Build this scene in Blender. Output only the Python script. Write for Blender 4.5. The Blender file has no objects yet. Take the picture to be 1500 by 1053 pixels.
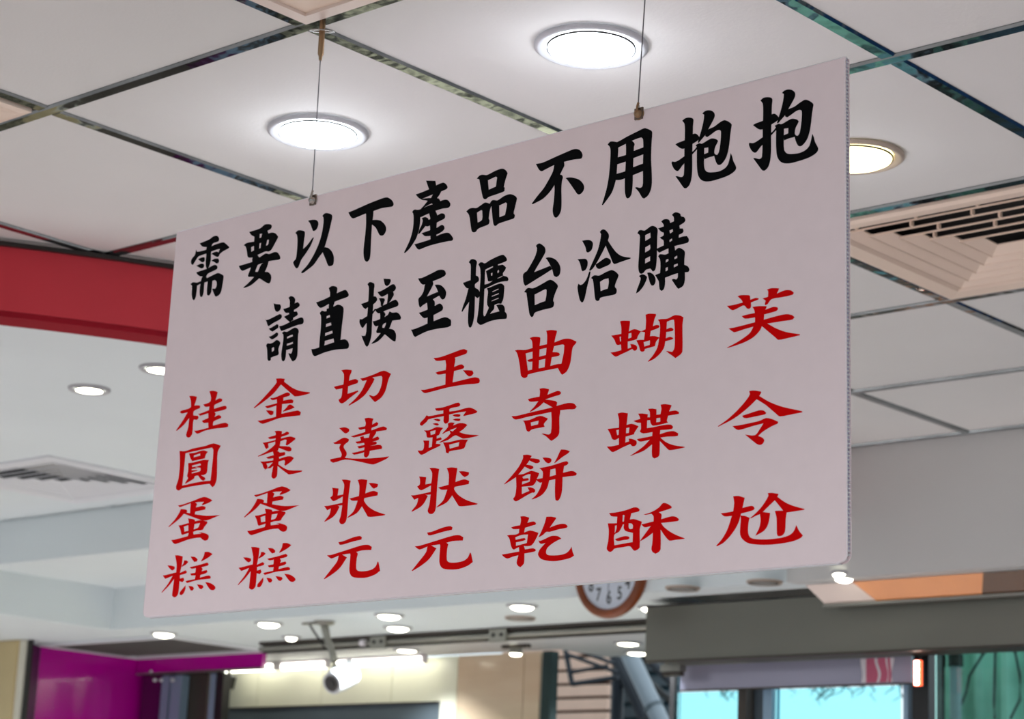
import bpy, math, random
from math import sin, cos, tan, pi, radians, sqrt, atan2
from mathutils import Vector, Matrix
from mathutils.geometry import tessellate_polygon, intersect_line_plane

# ---------------------------------------------------------------- camera, world, exposure
scene = bpy.context.scene
COL = scene.collection
EYE = 1.55                                   # camera height above the floor
PITCH, ROLL, FPX = radians(13.63729), radians(2.58157), 3200.0
cam_data = bpy.data.cameras.new('camera')
cam = bpy.data.objects.new('camera', cam_data); COL.objects.link(cam)
CAMROT = Matrix.Rotation(pi/2 + PITCH, 3, 'X') @ Matrix.Rotation(ROLL, 3, 'Z')
cam.matrix_world = Matrix.Translation((0, 0, EYE)) @ CAMROT.to_4x4()
cam_data.sensor_width = 36.0
cam_data.lens = FPX*36.0/1500.0
cam_data.clip_start = 0.05; cam_data.clip_end = 400
cam_data.dof.use_dof = True
cam_data.dof.focus_distance = 2.72
cam_data.dof.aperture_fstop = 10.0
scene.camera = cam

world = bpy.data.worlds.new('overcast_sky'); scene.world = world
world.use_nodes = True
_bg = world.node_tree.nodes['Background']
_bg.inputs[0].default_value = (0.80, 0.93, 1.0, 1)
_bg.inputs[1].default_value = 0.75

scene.view_settings.view_transform = 'Standard'
scene.view_settings.look = 'None'
scene.view_settings.gamma = 1
scene.view_settings.use_curve_mapping = False
scene.view_settings.exposure = 0.85

# ---------------------------------------------------------------- the room's own axes
YAW = radians(-42.29446)
CY, SY = cos(YAW), sin(YAW)
def G(u, v, z):                               # room axes (metres from the photographer) -> world
    return Vector((CY*u - SY*v, SY*u + CY*v, z + EYE))
def ray(px, py):                              # a surveyed direction
    return (CAMROT @ Vector((px-750, -(py-526.5), -FPX)))
def at_z(px, py, z):
    d = ray(px, py); d = d*(z/d.z)
    return CY*d.x + SY*d.y, -SY*d.x + CY*d.y, z
def at_v(px, py, v):
    d = ray(px, py); k = v/(-SY*d.x + CY*d.y); d = d*k
    return CY*d.x + SY*d.y, v, d.z

# ---------------------------------------------------------------- helpers
def tag(o, label=None, cat=None, group=None, kind=None):
    if label: o['label'] = label
    if cat: o['category'] = cat
    if group: o['group'] = group
    if kind: o['kind'] = kind
    return o
def empty(name, loc, label=None, cat=None, group=None, kind=None, rz=YAW, mw=None):
    o = bpy.data.objects.new(name, None); COL.objects.link(o)
    o.empty_display_size = .05
    if mw is not None: o.matrix_world = mw
    else: o.location = loc; o.rotation_euler = (0, 0, rz)
    return tag(o, label, cat, group, kind)
class MB:
    """collects shapes and links them as ONE mesh object"""
    def __init__(s): s.v = []; s.f = []; s.sm = []
    def add(s, vs, fs, smooth=False):
        b = len(s.v); s.v += [tuple(p) for p in vs]
        s.f += [tuple(i+b for i in f) for f in fs]; s.sm += [smooth]*len(fs)
    def box(s, a, b):
        x0,y0,z0 = a; x1,y1,z1 = b
        s.add([(x0,y0,z0),(x1,y0,z0),(x1,y1,z0),(x0,y1,z0),(x0,y0,z1),(x1,y0,z1),(x1,y1,z1),(x0,y1,z1)],
              [(0,3,2,1),(4,5,6,7),(0,1,5,4),(1,2,6,5),(2,3,7,6),(3,0,4,7)])
        return s
    def bevbox(s, a, b, r=.004):
        # box with its long horizontal lower edges chamfered
        x0,y0,z0 = a; x1,y1,z1 = b
        prof = [(y0,z1),(y0,z0+r),(y0+r,z0),(y1-r,z0),(y1,z0+r),(y1,z1)]
        n = len(prof)
        s.add([(x0,p,q) for p,q in prof]+[(x1,p,q) for p,q in prof],
              [(i,(i+1)%n,(i+1)%n+n,i+n) for i in range(n)]+[tuple(range(n))[::-1],tuple(range(n,2*n))])
        return s
    def quad(s, *p): s.add(p, [tuple(range(len(p)))]); return s
    def lathe(s, prof, n=40, c=(0,0,0), close=False):
        b = []
        for r,z in prof:
            for i in range(n):
                a = 2*pi*i/n; b.append((c[0]+r*cos(a), c[1]+r*sin(a), c[2]+z))
        fs = []
        for k in range(len(prof)-1):
            for i in range(n):
                j = (i+1)%n; fs.append((k*n+i, k*n+j, (k+1)*n+j, (k+1)*n+i))
        s.add(b, fs, True); return s
    def disc(s, r, z, n=40, c=(0,0)):
        s.add([(c[0]+r*cos(2*pi*i/n), c[1]+r*sin(2*pi*i/n), z) for i in range(n)], [tuple(range(n))]); return s
    def tube(s, pts, r, n=10, caps=True):
        pts = [Vector(p) for p in pts]; rs = r if isinstance(r, (list,tuple)) else [r]*len(pts)
        vs = []; up = Vector((0,0,1))
        for i,p in enumerate(pts):
            t = (pts[min(i+1,len(pts)-1)]-pts[max(i-1,0)]).normalized()
            a = t.cross(up)
            if a.length < 1e-3: a = t.cross(Vector((0,1,0)))
            a.normalize(); b = t.cross(a).normalized()
            for k in range(n):
                w = 2*pi*k/n; vs.append(p + a*(cos(w)*rs[i]) + b*(sin(w)*rs[i]))
        fs = [(i*n+k, i*n+(k+1)%n, (i+1)*n+(k+1)%n, (i+1)*n+k) for i in range(len(pts)-1) for k in range(n)]
        s.add(vs, fs, True)
        if caps: s.add(vs[:n], [tuple(range(n))[::-1]]); s.add(vs[-n:], [tuple(range(n))])
        return s
    def prism(s, poly, z0, z1):
        n = len(poly)
        s.add([(x,y,z0) for x,y in poly]+[(x,y,z1) for x,y in poly],
              [tuple(range(n))[::-1], tuple(range(n,2*n))]+[(i,(i+1)%n,(i+1)%n+n,i+n) for i in range(n)])
        return s
    def mesh(s, name):
        me = bpy.data.meshes.new(name); me.from_pydata(s.v, [], s.f)
        me.polygons.foreach_set('use_smooth', s.sm); me.update(); return me
    def build(s, name, mat, parent=None, loc=None, rz=0, rot=None):
        me = s.mesh(name); me.materials.append(mat)
        return link(name, me, parent, loc, rz, rot)
def link(name, me, parent=None, loc=None, rz=0, rot=None):
    o = bpy.data.objects.new(name, me); COL.objects.link(o)
    if parent: o.parent = parent
    if loc is not None: o.location = loc
    o.rotation_euler = rot if rot else (0, 0, rz)
    return o
def copy_tree(o, parent=None):
    c = o.copy(); COL.objects.link(c); c.parent = parent
    for ch in [k for k in bpy.data.objects if k.parent == o]: copy_tree(ch, c)
    return c

# ---------------------------------------------------------------- materials
def material(name, col, rough=.5, metal=0, var=.04, vs=6.0, bump=0, bs=60, emit=None, es=0, coat=0, trans=0, spec=.5, stretch=None, col2=None):
    m = bpy.data.materials.new(name); m.use_nodes = True
    nt = m.node_tree; N = nt.nodes; L = nt.links; b = N['Principled BSDF']
    b.inputs['Roughness'].default_value = rough; b.inputs['Metallic'].default_value = metal
    b.inputs['Coat Weight'].default_value = coat; b.inputs['Specular IOR Level'].default_value = spec
    b.inputs['Transmission Weight'].default_value = trans
    tc = N.new('ShaderNodeTexCoord'); mp = N.new('ShaderNodeMapping'); L.new(tc.outputs['Object'], mp.inputs[0])
    if stretch: mp.inputs['Scale'].default_value = stretch
    nz = N.new('ShaderNodeTexNoise'); nz.inputs['Scale'].default_value = vs; nz.inputs['Detail'].default_value = 4
    L.new(mp.outputs[0], nz.inputs['Vector'])
    rp = N.new('ShaderNodeValToRGB'); L.new(nz.outputs['Fac'], rp.inputs[0])
    c2 = col2 or [min(1, c*(1+var)) for c in col]; c1 = col if col2 else [c*(1-var) for c in col]
    rp.color_ramp.elements[0].position = .44 if 'sh' in name[:12] and col2 else .3; rp.color_ramp.elements[1].position = .56 if 'sh' in name[:12] and col2 else .7
    rp.color_ramp.elements[0].color = (*c1, 1); rp.color_ramp.elements[1].color = (*c2, 1)
    L.new(rp.outputs[0], b.inputs['Base Color'])
    if bump:
        n2 = N.new('ShaderNodeTexNoise'); n2.inputs['Scale'].default_value = bs; n2.inputs['Detail'].default_value = 3
        L.new(mp.outputs[0], n2.inputs['Vector'])
        bp = N.new('ShaderNodeBump'); bp.inputs['Strength'].default_value = bump; bp.inputs['Distance'].default_value = .01
        L.new(n2.outputs['Fac'], bp.inputs['Height']); L.new(bp.outputs[0], b.inputs['Normal'])
    if emit:
        b.inputs['Emission Color'].default_value = (*emit, 1); b.inputs['Emission Strength'].default_value = es
    return m
def srgb(r, g, b):
    f = lambda c: (c/255/12.92) if c/255 <= .04045 else ((c/255+.055)/1.055)**2.4
    return (f(r), f(g), f(b))
def glass(name, col, alpha):
    m = bpy.data.materials.new(name); m.use_nodes = True
    nt = m.node_tree; N = nt.nodes; L = nt.links; N.remove(N['Principled BSDF'])
    out = N['Material Output']; t = N.new('ShaderNodeBsdfTransparent'); t.inputs[0].default_value = (*col, 1)
    g = N.new('ShaderNodeBsdfGlossy'); g.inputs['Roughness'].default_value = .03
    mx = N.new('ShaderNodeMixShader'); fr = N.new('ShaderNodeFresnel'); fr.inputs[0].default_value = 1.45
    L.new(fr.outputs[0], mx.inputs[0]); L.new(t.outputs[0], mx.inputs[1]); L.new(g.outputs[0], mx.inputs[2])
    L.new(mx.outputs[0], out.inputs[0]); return m

M = {}
M['tile'] = material('ceiling_board', srgb(222,221,219), .75, var=.025, vs=2.5, bump=.05, bs=180)
M['plaster'] = material('white_plaster', srgb(222,230,232), .8, var=.02, vs=2)
M['bulk'] = material('grey_bulkhead_paint', srgb(204,204,202), .55, var=.02, vs=2)
M['chrome'] = material('mirror_strip', (.26,.29,.30), .07, 1, var=.25, vs=9, bump=.5, bs=7, stretch=(1,1,1))
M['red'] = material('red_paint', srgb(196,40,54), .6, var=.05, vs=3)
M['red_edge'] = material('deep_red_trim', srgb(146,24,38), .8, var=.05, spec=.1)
M['dark_gap'] = material('dark_metal_angle', srgb(46,42,40), .4, .5)
M['wall'] = material('cream_wall', srgb(222,214,204), .7)
M['floor'] = material('terrazzo_floor', srgb(208,194,190), .35, var=.12, vs=30)
M['pavement'] = material('pavement', srgb(150,150,148), .85, var=.1, vs=3)
M['sign'] = material('sign_plastic', srgb(240,223,226), .5, var=.012, vs=40, spec=.15)
M['flute'] = material('clear_fluted_plastic', (.93,.93,1.0), .25, trans=.25, var=.01)
def thin_plastic(name, col):
    m = material(name, col, .35, spec=.5); nt = m.node_tree; N = nt.nodes; L = nt.links
    tr = N.new('ShaderNodeBsdfTranslucent'); tr.inputs[0].default_value = (*col, 1)
    mx = N.new('ShaderNodeMixShader'); mx.inputs[0].default_value = .45
    L.new(N['Principled BSDF'].outputs[0], mx.inputs[1]); L.new(tr.outputs[0], mx.inputs[2]); L.new(mx.outputs[0], N['Material Output'].inputs[0])
    return m
M['flute'] = thin_plastic('milky_fluted_plastic', (.96,.96,1.0))
M['flute_core'] = thin_plastic('lilac_flute_web', (.70,.68,.86))  # for the filler block that brightens the open flutes
M['patch'] = material('street_shopfronts', srgb(8,26,40), .5, col2=srgb(36,92,150), vs=2.6, var=.1)  # blue patches, only there for the ceiling strips to mirror
M['patch_warm'] = material('shop_shelving', srgb(24,20,18), .5, col2=srgb(200,192,160), vs=7.0)  # warm patches, only there for the left ceiling strips to mirror
M['black_vinyl'] = material('black_vinyl', srgb(6,7,9), .7, var=.1, spec=.06)
M['red_vinyl'] = material('red_vinyl', srgb(214,1,3), .7, var=.03, spec=.05)
M['brass'] = material('brass', srgb(150,122,94), .3, 1, var=.1)
M['steel'] = material('steel', srgb(170,165,160), .25, 1, var=.1)
M['clip_dark'] = material('tarnished_clip', srgb(112,98,88), .35, .8)
M['wire'] = material('steel_wire', srgb(120,120,125), .35, 1, var=.1)
M['ring'] = material('white_lamp_trim', srgb(178,178,182), .5, var=.02)
M['ring_brown'] = material('aged_lamp_trim', srgb(176,160,146), .4, var=.05)
M['lens'] = material('lit_led_lens', (1,1,1), .5, emit=(.82,.91,1.0), es=10)
M['lens_warm'] = material('lit_warm_lens', (1,1,.9), .5, emit=(1,.88,.45), es=3)
M['lens_small'] = material('lit_spot_lens', (1,1,.95), .5, emit=(1,.97,.80), es=5)
M['lens_off'] = material('unlit_lens', srgb(150,146,142), .3)
M['vent'] = material('cream_vent_plastic', srgb(238,216,198), .45, var=.03, vs=5)
M['vent_white'] = material('white_vent_metal', srgb(222,224,228), .45, var=.02)
M['duct'] = material('dark_duct', srgb(22,20,18), .9)
M['grille_dark'] = material('dusty_grille', srgb(112,108,104), .7)
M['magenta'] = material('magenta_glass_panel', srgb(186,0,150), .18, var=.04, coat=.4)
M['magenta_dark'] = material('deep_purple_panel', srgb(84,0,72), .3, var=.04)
M['black'] = material('black_frame', srgb(20,18,18), .4)
M['brown'] = material('dark_brown_panel', srgb(60,52,44), .5)
M['blue_alu'] = material('blue_grey_aluminium', srgb(140,165,185), .35, .4)
M['alu'] = material('brushed_aluminium', srgb(150,148,140), .35, .7, var=.06)
M['steel_beam'] = material('brushed_steel_cover', srgb(118,117,108), .42, .55, var=.10, vs=1.2, stretch=(1,1,3))
M['camera_white'] = material('white_camera_housing', srgb(206,208,210), .3)
M['lens_black'] = material('black_glass', srgb(8,10,14), .08, coat=1)
M['cream_panel'] = material('cream_shop_panel', srgb(236,234,212), .3, var=.02)
M['marble'] = material('beige_marble', srgb(206,172,140), .15, col2=srgb(234,216,188), vs=1.6, stretch=(.5,1,3))
M['tube'] = material('lit_tube', (1,1,.9), .5, emit=(1,1,.84), es=3.2)
M['slate'] = material('slate_fascia', srgb(92,104,112), .5, var=.12, vs=2)
M['plank'] = material('tan_cladding_plank', srgb(226,188,168), .6, var=.08, vs=3)
M['plank_dark'] = material('cladding_gap', srgb(80,60,46), .8)
M['teal'] = material('teal_sheet', srgb(44,78,92), .5, var=.2, vs=2)
M['pipe'] = material('grey_pipe', srgb(150,160,170), .4)
M['blue_steel'] = material('blue_steelwork', srgb(14,24,38), .5, var=.2)
M['green_glassy'] = material('green_sheeting', srgb(118,168,150), .7, col2=srgb(188,234,218), vs=1.3, emit=None)
M['clock_wood'] = material('clock_wood', srgb(124,56,4), .38, var=.3, vs=12, coat=.15, stretch=(1,1,4))
M['clock_face'] = material('clock_face', srgb(206,212,224), .4, var=.01)
M['ink'] = material('grey_ink', srgb(70,72,76), .6)
M['copper'] = material('orange_wood_veneer', srgb(244,160,96), .3, var=.08, vs=4, coat=.3)  # orange part of the mirrored room, painted onto the pelmet
M['copper_dark'] = material('dark_wood_veneer', srgb(96,60,24), .3, var=.15, vs=4, coat=.3)  # dark part of the mirrored room, painted onto the pelmet
M['pinkwhite'] = material('pale_veneer', srgb(232,214,204), .4)  # access panel frame; on the pelmet it paints a pale reflection
M['mirror_lilac'] = material('lilac_glass_panel', srgb(164,162,182), .2, .3, var=.05, vs=1.5, coat=.5)
M['pink_print'] = material('pink_print', srgb(200,96,126), .5)
M['white_print'] = material('white_print', srgb(226,220,226), .5)
M['led_red'] = material('red_led_edge', (.8,.05,.02), .5, emit=(1,.12,.04), es=1.6)
M['led_core'] = material('led_core', (1,1,.9), .5, emit=(1,.95,.8), es=8)
M['glass_cyan'] = glass('cyan_tinted_glass', (.66,.98,1.0), 1)
M['glass_green'] = glass('green_tinted_glass', (.72,.92,.87), 1)
M['glass_clear'] = glass('clear_glass', (.93,.96,.97), 1)
M['tan'] = material('tan_column', srgb(196,176,130), .5, var=.06)
M['tan_light'] = material('pale_column_strip', srgb(216,212,196), .5)
M['tree'] = material('dark_foliage', srgb(40,60,60), .8)

# ---------------------------------------------------------------- levels (metres above the camera) and plan of the shop
ZC, ZM, ZR, ZL = 1.2055, 1.15, 1.00, .85      # main ceiling, side ceiling, recess, low soffit
U0, DU, V0, DV = -2.851, .6155, 1.983, .5945  # ceiling grid
VB, VS, VF = 4.915, 4.33, 5.61                # bulkhead, side step, shop front
UR, UL, UM = 2.6, -9.0, -7.09
UREC = -6.37
ARC_C, ARC_R = (-5.758, 3.762), 2.6
root0 = lambda name, **k: empty(name, G(0,0,0), **k)

# floor, ground outside, walls
def slab(name, mat, poly, z0, z1, parent=None, kind='structure'):
    o = MB().prism(poly, z0, z1).build(name, mat, parent, G(0,0,0), YAW)
    if kind: tag(o, kind=kind)
    return o
rect = lambda a,b,c,d: [(a,c),(b,c),(b,d),(a,d)]
slab('floor', M['floor'], rect(UL, UR, -4.0, VF), -EYE-.05, -EYE)
slab('ground_street', M['pavement'], rect(-40, 40, -40, 40), -EYE-.30, -EYE-.051)
for nm, a, b in (('wall_left', UL-.12, UL), ('wall_right', UR, UR+.12)):   # long openings added in both unseen side walls to let daylight in
    w_ = root0(nm, kind='structure')
    child_ = lambda n, lo, hi, z0, z1: MB().prism(rect(a, b, lo, hi), z0, z1).build(n, M['wall'], w_)
    child_('sill_wall', -4.0, VF+.1, -EYE, -.9); child_('lintel', -4.0, VF+.1, .75, ZC+.1)
    child_('pier', -4.0, -3.5, -.899, .749); child_('pier', 4.6, VF+.1, -.899, .749)

# main suspended ceiling: board panels in a mirror-strip grid
ceil = root0('ceiling', kind='structure')
def child_slab(name, mat, parent, poly, z0, z1):
    return MB().prism(poly, z0, z1).build(name, mat, parent)
child_slab('roof_slab', M['duct'], ceil, rect(UL, UR, -4.0, VF+.1), ZC+.30, ZC+.34)
ui = range(-10, 9); vi = range(-10, 5)
VENTS = {(1, 2), (-1, -1)}                   # cells (i,j) taken by air diffusers
def cell(i, j): return U0+DU*i, V0+DV*j
tile_me = None
for j in vi:
    for i in ui:
        if (i, j) in VENTS: continue
        u, v = cell(i, j)
        if v > VB-.2 or u < UL: continue
        if tile_me is None:
            tile_me = MB().box((.004,.004,.0015), (DU-.004, DV-.004, .014)).mesh('ceiling_panel'); tile_me.materials.append(M['tile'])
        o = link('ceiling_panel', tile_me, ceil, (u, v, ZC))
        if v+DV > VB: o.scale = (1, (VB-.004-v)/DV, 1)
W = .0135
rl = MB().bevbox((0,-W,-.0035), (UR-UL-.02, W, .0012), .0035).mesh('runner_strip'); rl.materials.append(M['chrome'])
for j in list(vi)+[5]:
    v = V0+DV*j
    if v > VB+.08: continue
    link('runner_strip', rl, ceil, (UL+.01, min(v, VB-.012), ZC))
cs = MB().bevbox((W,-W,-.003), (DV-W, W, .0012), .0035).mesh('cross_strip'); cs.materials.append(M['chrome'])
for i in ui:
    for j in vi:
        u, v = cell(i, j)
        if u < UL+.1 or u > UR-.05 or v > VB-.2: continue
        o = link('cross_strip', cs, ceil, (u, v, ZC), pi/2)
        if v+DV > VB: o.scale = ((VB-.03-v)/(DV-2*W), 1, 1)

# red curved fascia between the main ceiling and the side ceiling
def arc(r, a0, a1, n):
    return [(ARC_C[0]+r*cos(a0+(a1-a0)*k/n), ARC_C[1]+r*sin(a0+(a1-a0)*k/n)) for k in range(n+1)]
aend = math.asin((VB-ARC_C[1])/ARC_R); a2 = math.asin((VS-ARC_C[1])/ARC_R)
fas = root0('trim_1', kind='structure')
def band(name, mat, r0, r1, z0, z1, a0, a1, n=64, parent=fas):
    A, B = arc(r0, a0, a1, n), arc(r1, a0, a1, n)
    m = MB(); vs = []; fs = []
    for (x0,y0),(x1,y1) in zip(A, B): vs += [(x1,y1,z0),(x0,y0,z0),(x0,y0,z1),(x1,y1,z1)]
    for k in range(n):
        for q in range(4): fs.append((4*k+q, 4*k+(q+1)%4, 4*k+4+(q+1)%4, 4*k+4+q))
    fs += [(0,3,2,1), (4*n,4*n+1,4*n+2,4*n+3)]
    m.add(vs, fs); return m.build(name, mat, parent)
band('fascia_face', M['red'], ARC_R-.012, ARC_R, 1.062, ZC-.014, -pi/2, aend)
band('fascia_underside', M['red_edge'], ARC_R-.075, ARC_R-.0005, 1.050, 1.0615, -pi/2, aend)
band('ceiling_angle', M['dark_gap'], ARC_R-.006, ARC_R+.010, ZC-.014, ZC-.005, -pi/2, aend)

# side ceiling (white plaster) with its step, recess and low soffit
side = root0('ceiling_side', kind='structure')
inner = arc(ARC_R-.08, -pi/2, a2, 40)
po = inner+[(UL, VS), (UL, ARC_C[1]-ARC_R)]; ph = [(-5.69,3.67),(-5.69,4.21),(-5.11,4.21),(-5.11,3.67)]   # opening for the air vent
fl = po+ph; m = MB()
for z_ in (ZM, ZM+.02):
    m.add([(x,y,z_) for x,y in fl], [tuple(t) for t in tessellate_polygon([[Vector((x,y,0)) for x,y in po],[Vector((x,y,0)) for x,y in ph]])])
for lp_ in (po, ph):
    n_ = len(lp_); m.add([(x,y,ZM) for x,y in lp_]+[(x,y,ZM+.02) for x,y in lp_], [(i,(i+1)%n_,(i+1)%n_+n_,i+n_) for i in range(n_)])
m.build('plaster_ceiling', M['plaster'], side)
urs = ARC_C[0]+(ARC_R-.08)*cos(a2)
child_slab('step_face', M['plaster'], side, rect(UL, urs, VS, VS+.02), ZR, ZM)
child_slab('step_face', M['plaster'], side, rect(UL, UREC, VS, VS+.02), ZL, ZR)
child_slab('recess_ceiling', M['plaster'], side, [(UREC, VB), (UREC, VS+.02)]+arc(ARC_R-.014, math.asin((VS+.02-ARC_C[1])/ARC_R), aend-.004, 10), ZR, ZR+.02)
child_slab('step_face', M['plaster'], side, rect(urs-.01, urs+.065, VS, VS+.02), ZR, ZM)
child_slab('recess_side', M['plaster'], side, rect(UREC-.02, UREC, VS+.02, VB), ZL, ZR+.02)
child_slab('low_soffit', M['plaster'], side, rect(UL, UREC-.02, VS+.02, VF), ZL, ZL+.02)
bulk = slab('wall_bulkhead', M['bulk'], rect(-3.42, UR, VB, VB+.05), ZL, ZC+.03)
slab('wall_recess_end', M['plaster'], rect(UREC-.02, -3.42, VB, VB+.05), ZL+.0, ZR+.04)
child_slab('low_soffit', M['plaster'], side, rect(UREC-.02, -3.96, VB+.05, VF), ZL, ZL+.02)
child_slab('low_soffit', M['plaster'], side, rect(-3.96, UR, VB+.05, 5.035), ZL, ZL+.02)
slab('wall_front', M['wall'], rect(-3.98, UR, 5.31, 5.36), .80, ZC+.1)
slab('wall_front', M['wall'], rect(-4.35, -3.981, 5.31, 5.36), .875, ZC+.1)
slab('wall_front_low', M['patch'], rect(-3.6, UR, 6.30, 6.34), -EYE, .54)  # unseen slab added as something blue for the strips to reflect
slab('wall_side_low', M['patch_warm'], rect(UL, -3.7, 5.78, 5.80), -EYE, .46)  # unseen slab added as something warm for the strips to reflect

# ---------------------------------------------------------------- four-way air diffusers
def diffuser(u, v, z, su, sv, label, mat, frame=.052, rings=5, pitch=.040, proj=.034, drop=.0135, ties=True, back='duct', grp=None):
    root = empty('air_diffuser', G(u+su/2, v+sv/2, z), label, 'air vent', grp)
    a, b = su/2-.006, sv/2-.006
    # outer frame: flat border with a raised inner lip
    m = MB()
    prof = [(0,.006),(0,-.006),(.012,-.009),(frame-.010,-.006),(frame,.004),(frame,.010)]
    vs, fs = [], []
    for o,z1 in prof: vs += [(-a+o,-b+o,z1),(a-o,-b+o,z1),(a-o,b-o,z1),(-a+o,b-o,z1)]
    for k in range(len(prof)-1):
        for q in range(4): fs.append((4*k+q, 4*k+(q+1)%4, 4*k+4+(q+1)%4, 4*k+4+q))
    m.add(vs, fs); m.build('frame', mat, root)
    bx = MB(); bx.box((-a+frame,-b+frame,.07), (a-frame,b-frame,.075))
    for s in (-1, 1):
        bx.quad((s*(a-frame),-b+frame,.008),(s*(a-frame),b-frame,.008),(s*(a-frame),b-frame,.07),(s*(a-frame),-b+frame,.07))
        bx.quad((-a+frame,s*(b-frame),.008),(a-frame,s*(b-frame),.008),(a-frame,s*(b-frame),.07),(-a+frame,s*(b-frame),.07))
    bx.build('plenum', M[back], root)
    t = .0016
    for k in range(rings):
        o = frame + .006 + pitch*k
        A0, B0 = a-o, b-o; A1, B1 = A0-proj, B0-proj
        if A1 < .012 or B1 < .012: break
        m = MB(); vs = []
        for (x,y,zz) in ((A0,B0,-.0065),(A0-.0012,B0-.0012,-.004),(A1,B1,-.004+drop),(A1,B1,-.004+drop+t+.0005),(A0,B0,-.004+t)):
            vs += [(-x,-y,zz),(x,-y,zz),(x,y,zz),(-x,y,zz)]
        fs = [(4*p+q, 4*p+(q+1)%4, 4*((p+1)%5)+(q+1)%4, 4*((p+1)%5)+q) for p in range(5) for q in range(4)]
        m.add(vs, fs); m.build('louver', mat, root)
    o = frame+.006+pitch*rings
    if a-o > .02 and b-o > .02:
        m = MB(); m.prism(rect(-(a-o), a-o, -(b-o), b-o), -.003, .001); m.build('centre_plate', mat, root)
    if ties:
        for k in range(rings):
            o = frame + pitch*k - .004; y0 = -b+o; n = 4 if k % 2 == 0 else 3
            for q in range(n):
                x = (q-(n-1)/2)*.125 + (.03 if k % 2 else 0)
                if abs(x) < a-o-.02: MB().box((x-.0018, y0, -.004), (x+.0018, y0+.010, .006)).build('tie_clip', mat, root)
    return root
u, v = cell(1, 2)
diffuser(u+.014, v+.014, ZC, DU-.028, DV-.028, 'large cream four-way air vent right of the sign, beside the mirror strips', M['vent'], proj=.029, drop=.0105)
u, v = cell(-1, -1)
diffuser(u+.014, v+.014, ZC, DU-.028, DV-.028, 'four-way air vent cut off by the left edge, beyond the mirror strip crossing', M['vent'])
diffuser(-5.70, 3.66, ZM, .60, .56, 'white four-way air vent in the plain side ceiling left of the sign', M['vent_white'], frame=.066, back='duct', pitch=.040, proj=.022, drop=.0050, ties=False)
lg = empty('return_air_grille', G(-6.66, 5.345, ZL), 'dark flat return air grille in the low soffit above the purple wall', 'air vent')
m = MB()
a, b, fr = .40, .245, .028
for s in (-1, 1):
    m.box((-a, s*b-(fr if s > 0 else 0), -.012), (a, s*b+(fr if s < 0 else 0), -.001))
    m.box((s*a-(fr if s > 0 else 0), -b+fr, -.012), (s*a+(fr if s < 0 else 0), b-fr, -.001))
m.build('frame', M['vent_white'], lg)
MB().box((-a+fr,-b+fr,-.0025), (a-fr,b-fr,-.001)).build('filter', M['grille_dark'], lg)
sl = MB().box((-a+fr,-.0015,-.009), (a-fr,.0015,-.0026)).mesh('slat'); sl.materials.append(M['grille_dark'])
for k in range(22): link('slat', sl, lg, (0, -b+fr+.010+k*.0175, 0))

# access panel in the tile above the first hanging wire
u, v = cell(1, -1)
ap = empty('access_panel', G(u+DU/2, v+DV/2, ZC), 'pale framed ceiling access panel beyond the wire anchor at the top edge', 'ceiling panel')
m = MB(); a, b = DU/2-.016, DV/2-.016
for s in (-1, 1):
    m.box((-a, s*b-(.022 if s > 0 else 0), -.008), (a, s*b+(.022 if s < 0 else 0), .001))
    m.box((s*a-(.022 if s > 0 else 0), -b+.022, -.008), (s*a+(.022 if s < 0 else 0), b-.022, .001))
m.build('frame', M['pinkwhite'], ap)
MB().box((-a+.022,-b+.022,-.003), (a-.022,b-.022,.001)).build('door', M['vent'], ap)

# ---------------------------------------------------------------- downlights
def downlight(u, v, z, ro, ri, label, lens, ring, power=0, col=(1,1,1), dome=.013, grp=None, glow=0):
    root = empty('downlight', G(u, v, z), label, 'ceiling lamp', grp)
    MB().lathe([(ro,-.0005),(ro,-.004),(ro-.004,-.007),((ro+ri)/2+.004,-.0075),(ri+.006,-.004),(ri+.002,-.0005)], 48).build('trim_ring', ring, root)
    MB().lathe([(ri+.0015,-.0035),(ri+.0015,-.0065),(ri-.001,-.0065),(ri-.001,-.0035)], 48).build('gasket', M['dark_gap'], root)
    prof = [(ri*sin(t*pi/2/6), -.0055-dome*cos(t*pi/2/6)) for t in range(6, -1, -1)]
    prof[-1] = (.0005, prof[-1][1])
    MB().lathe(prof, 48).build('lens', lens, root)
    if power:
        ld = bpy.data.lights.new('lamp_light', 'SPOT'); ld.energy = power; ld.color = col
        ld.spot_size = radians(130); ld.spot_blend = .6; ld.shadow_soft_size = ri*.8
        lo = bpy.data.objects.new('lamp_light', ld); COL.objects.link(lo); lo.parent = root; lo.location = (0,0,-.03)
    if glow:                                    # added point light hung below the lens to brighten the ceiling around it
        ld = bpy.data.lights.new('lens_light', 'POINT'); ld.energy = glow; ld.color = (.86,.92,1.0); ld.shadow_soft_size = .05
        lo = bpy.data.objects.new('lens_light', ld); COL.objects.link(lo); lo.parent = root; lo.location = (0,0,-.07)
    return root
BIG = [(866,66,'lens','ring','bright white downlight behind the right hanging wire'),
       (466,192,'lens','ring','bright white downlight behind the left hanging wire'),
       (1250,228,'lens_warm','ring_brown','yellowish downlight half hidden by the right edge of the sign')]
for px, py, ln, rg, lb in BIG:
    u, v, z = at_z(px, py, ZC)
    downlight(u, v, ZC, .084, .064, lb, M[ln], M[rg], 24, (1,.93,.75) if ln == 'lens_warm' else (.86,.92,1), glow=.34 if ln == 'lens' else .08)
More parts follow.
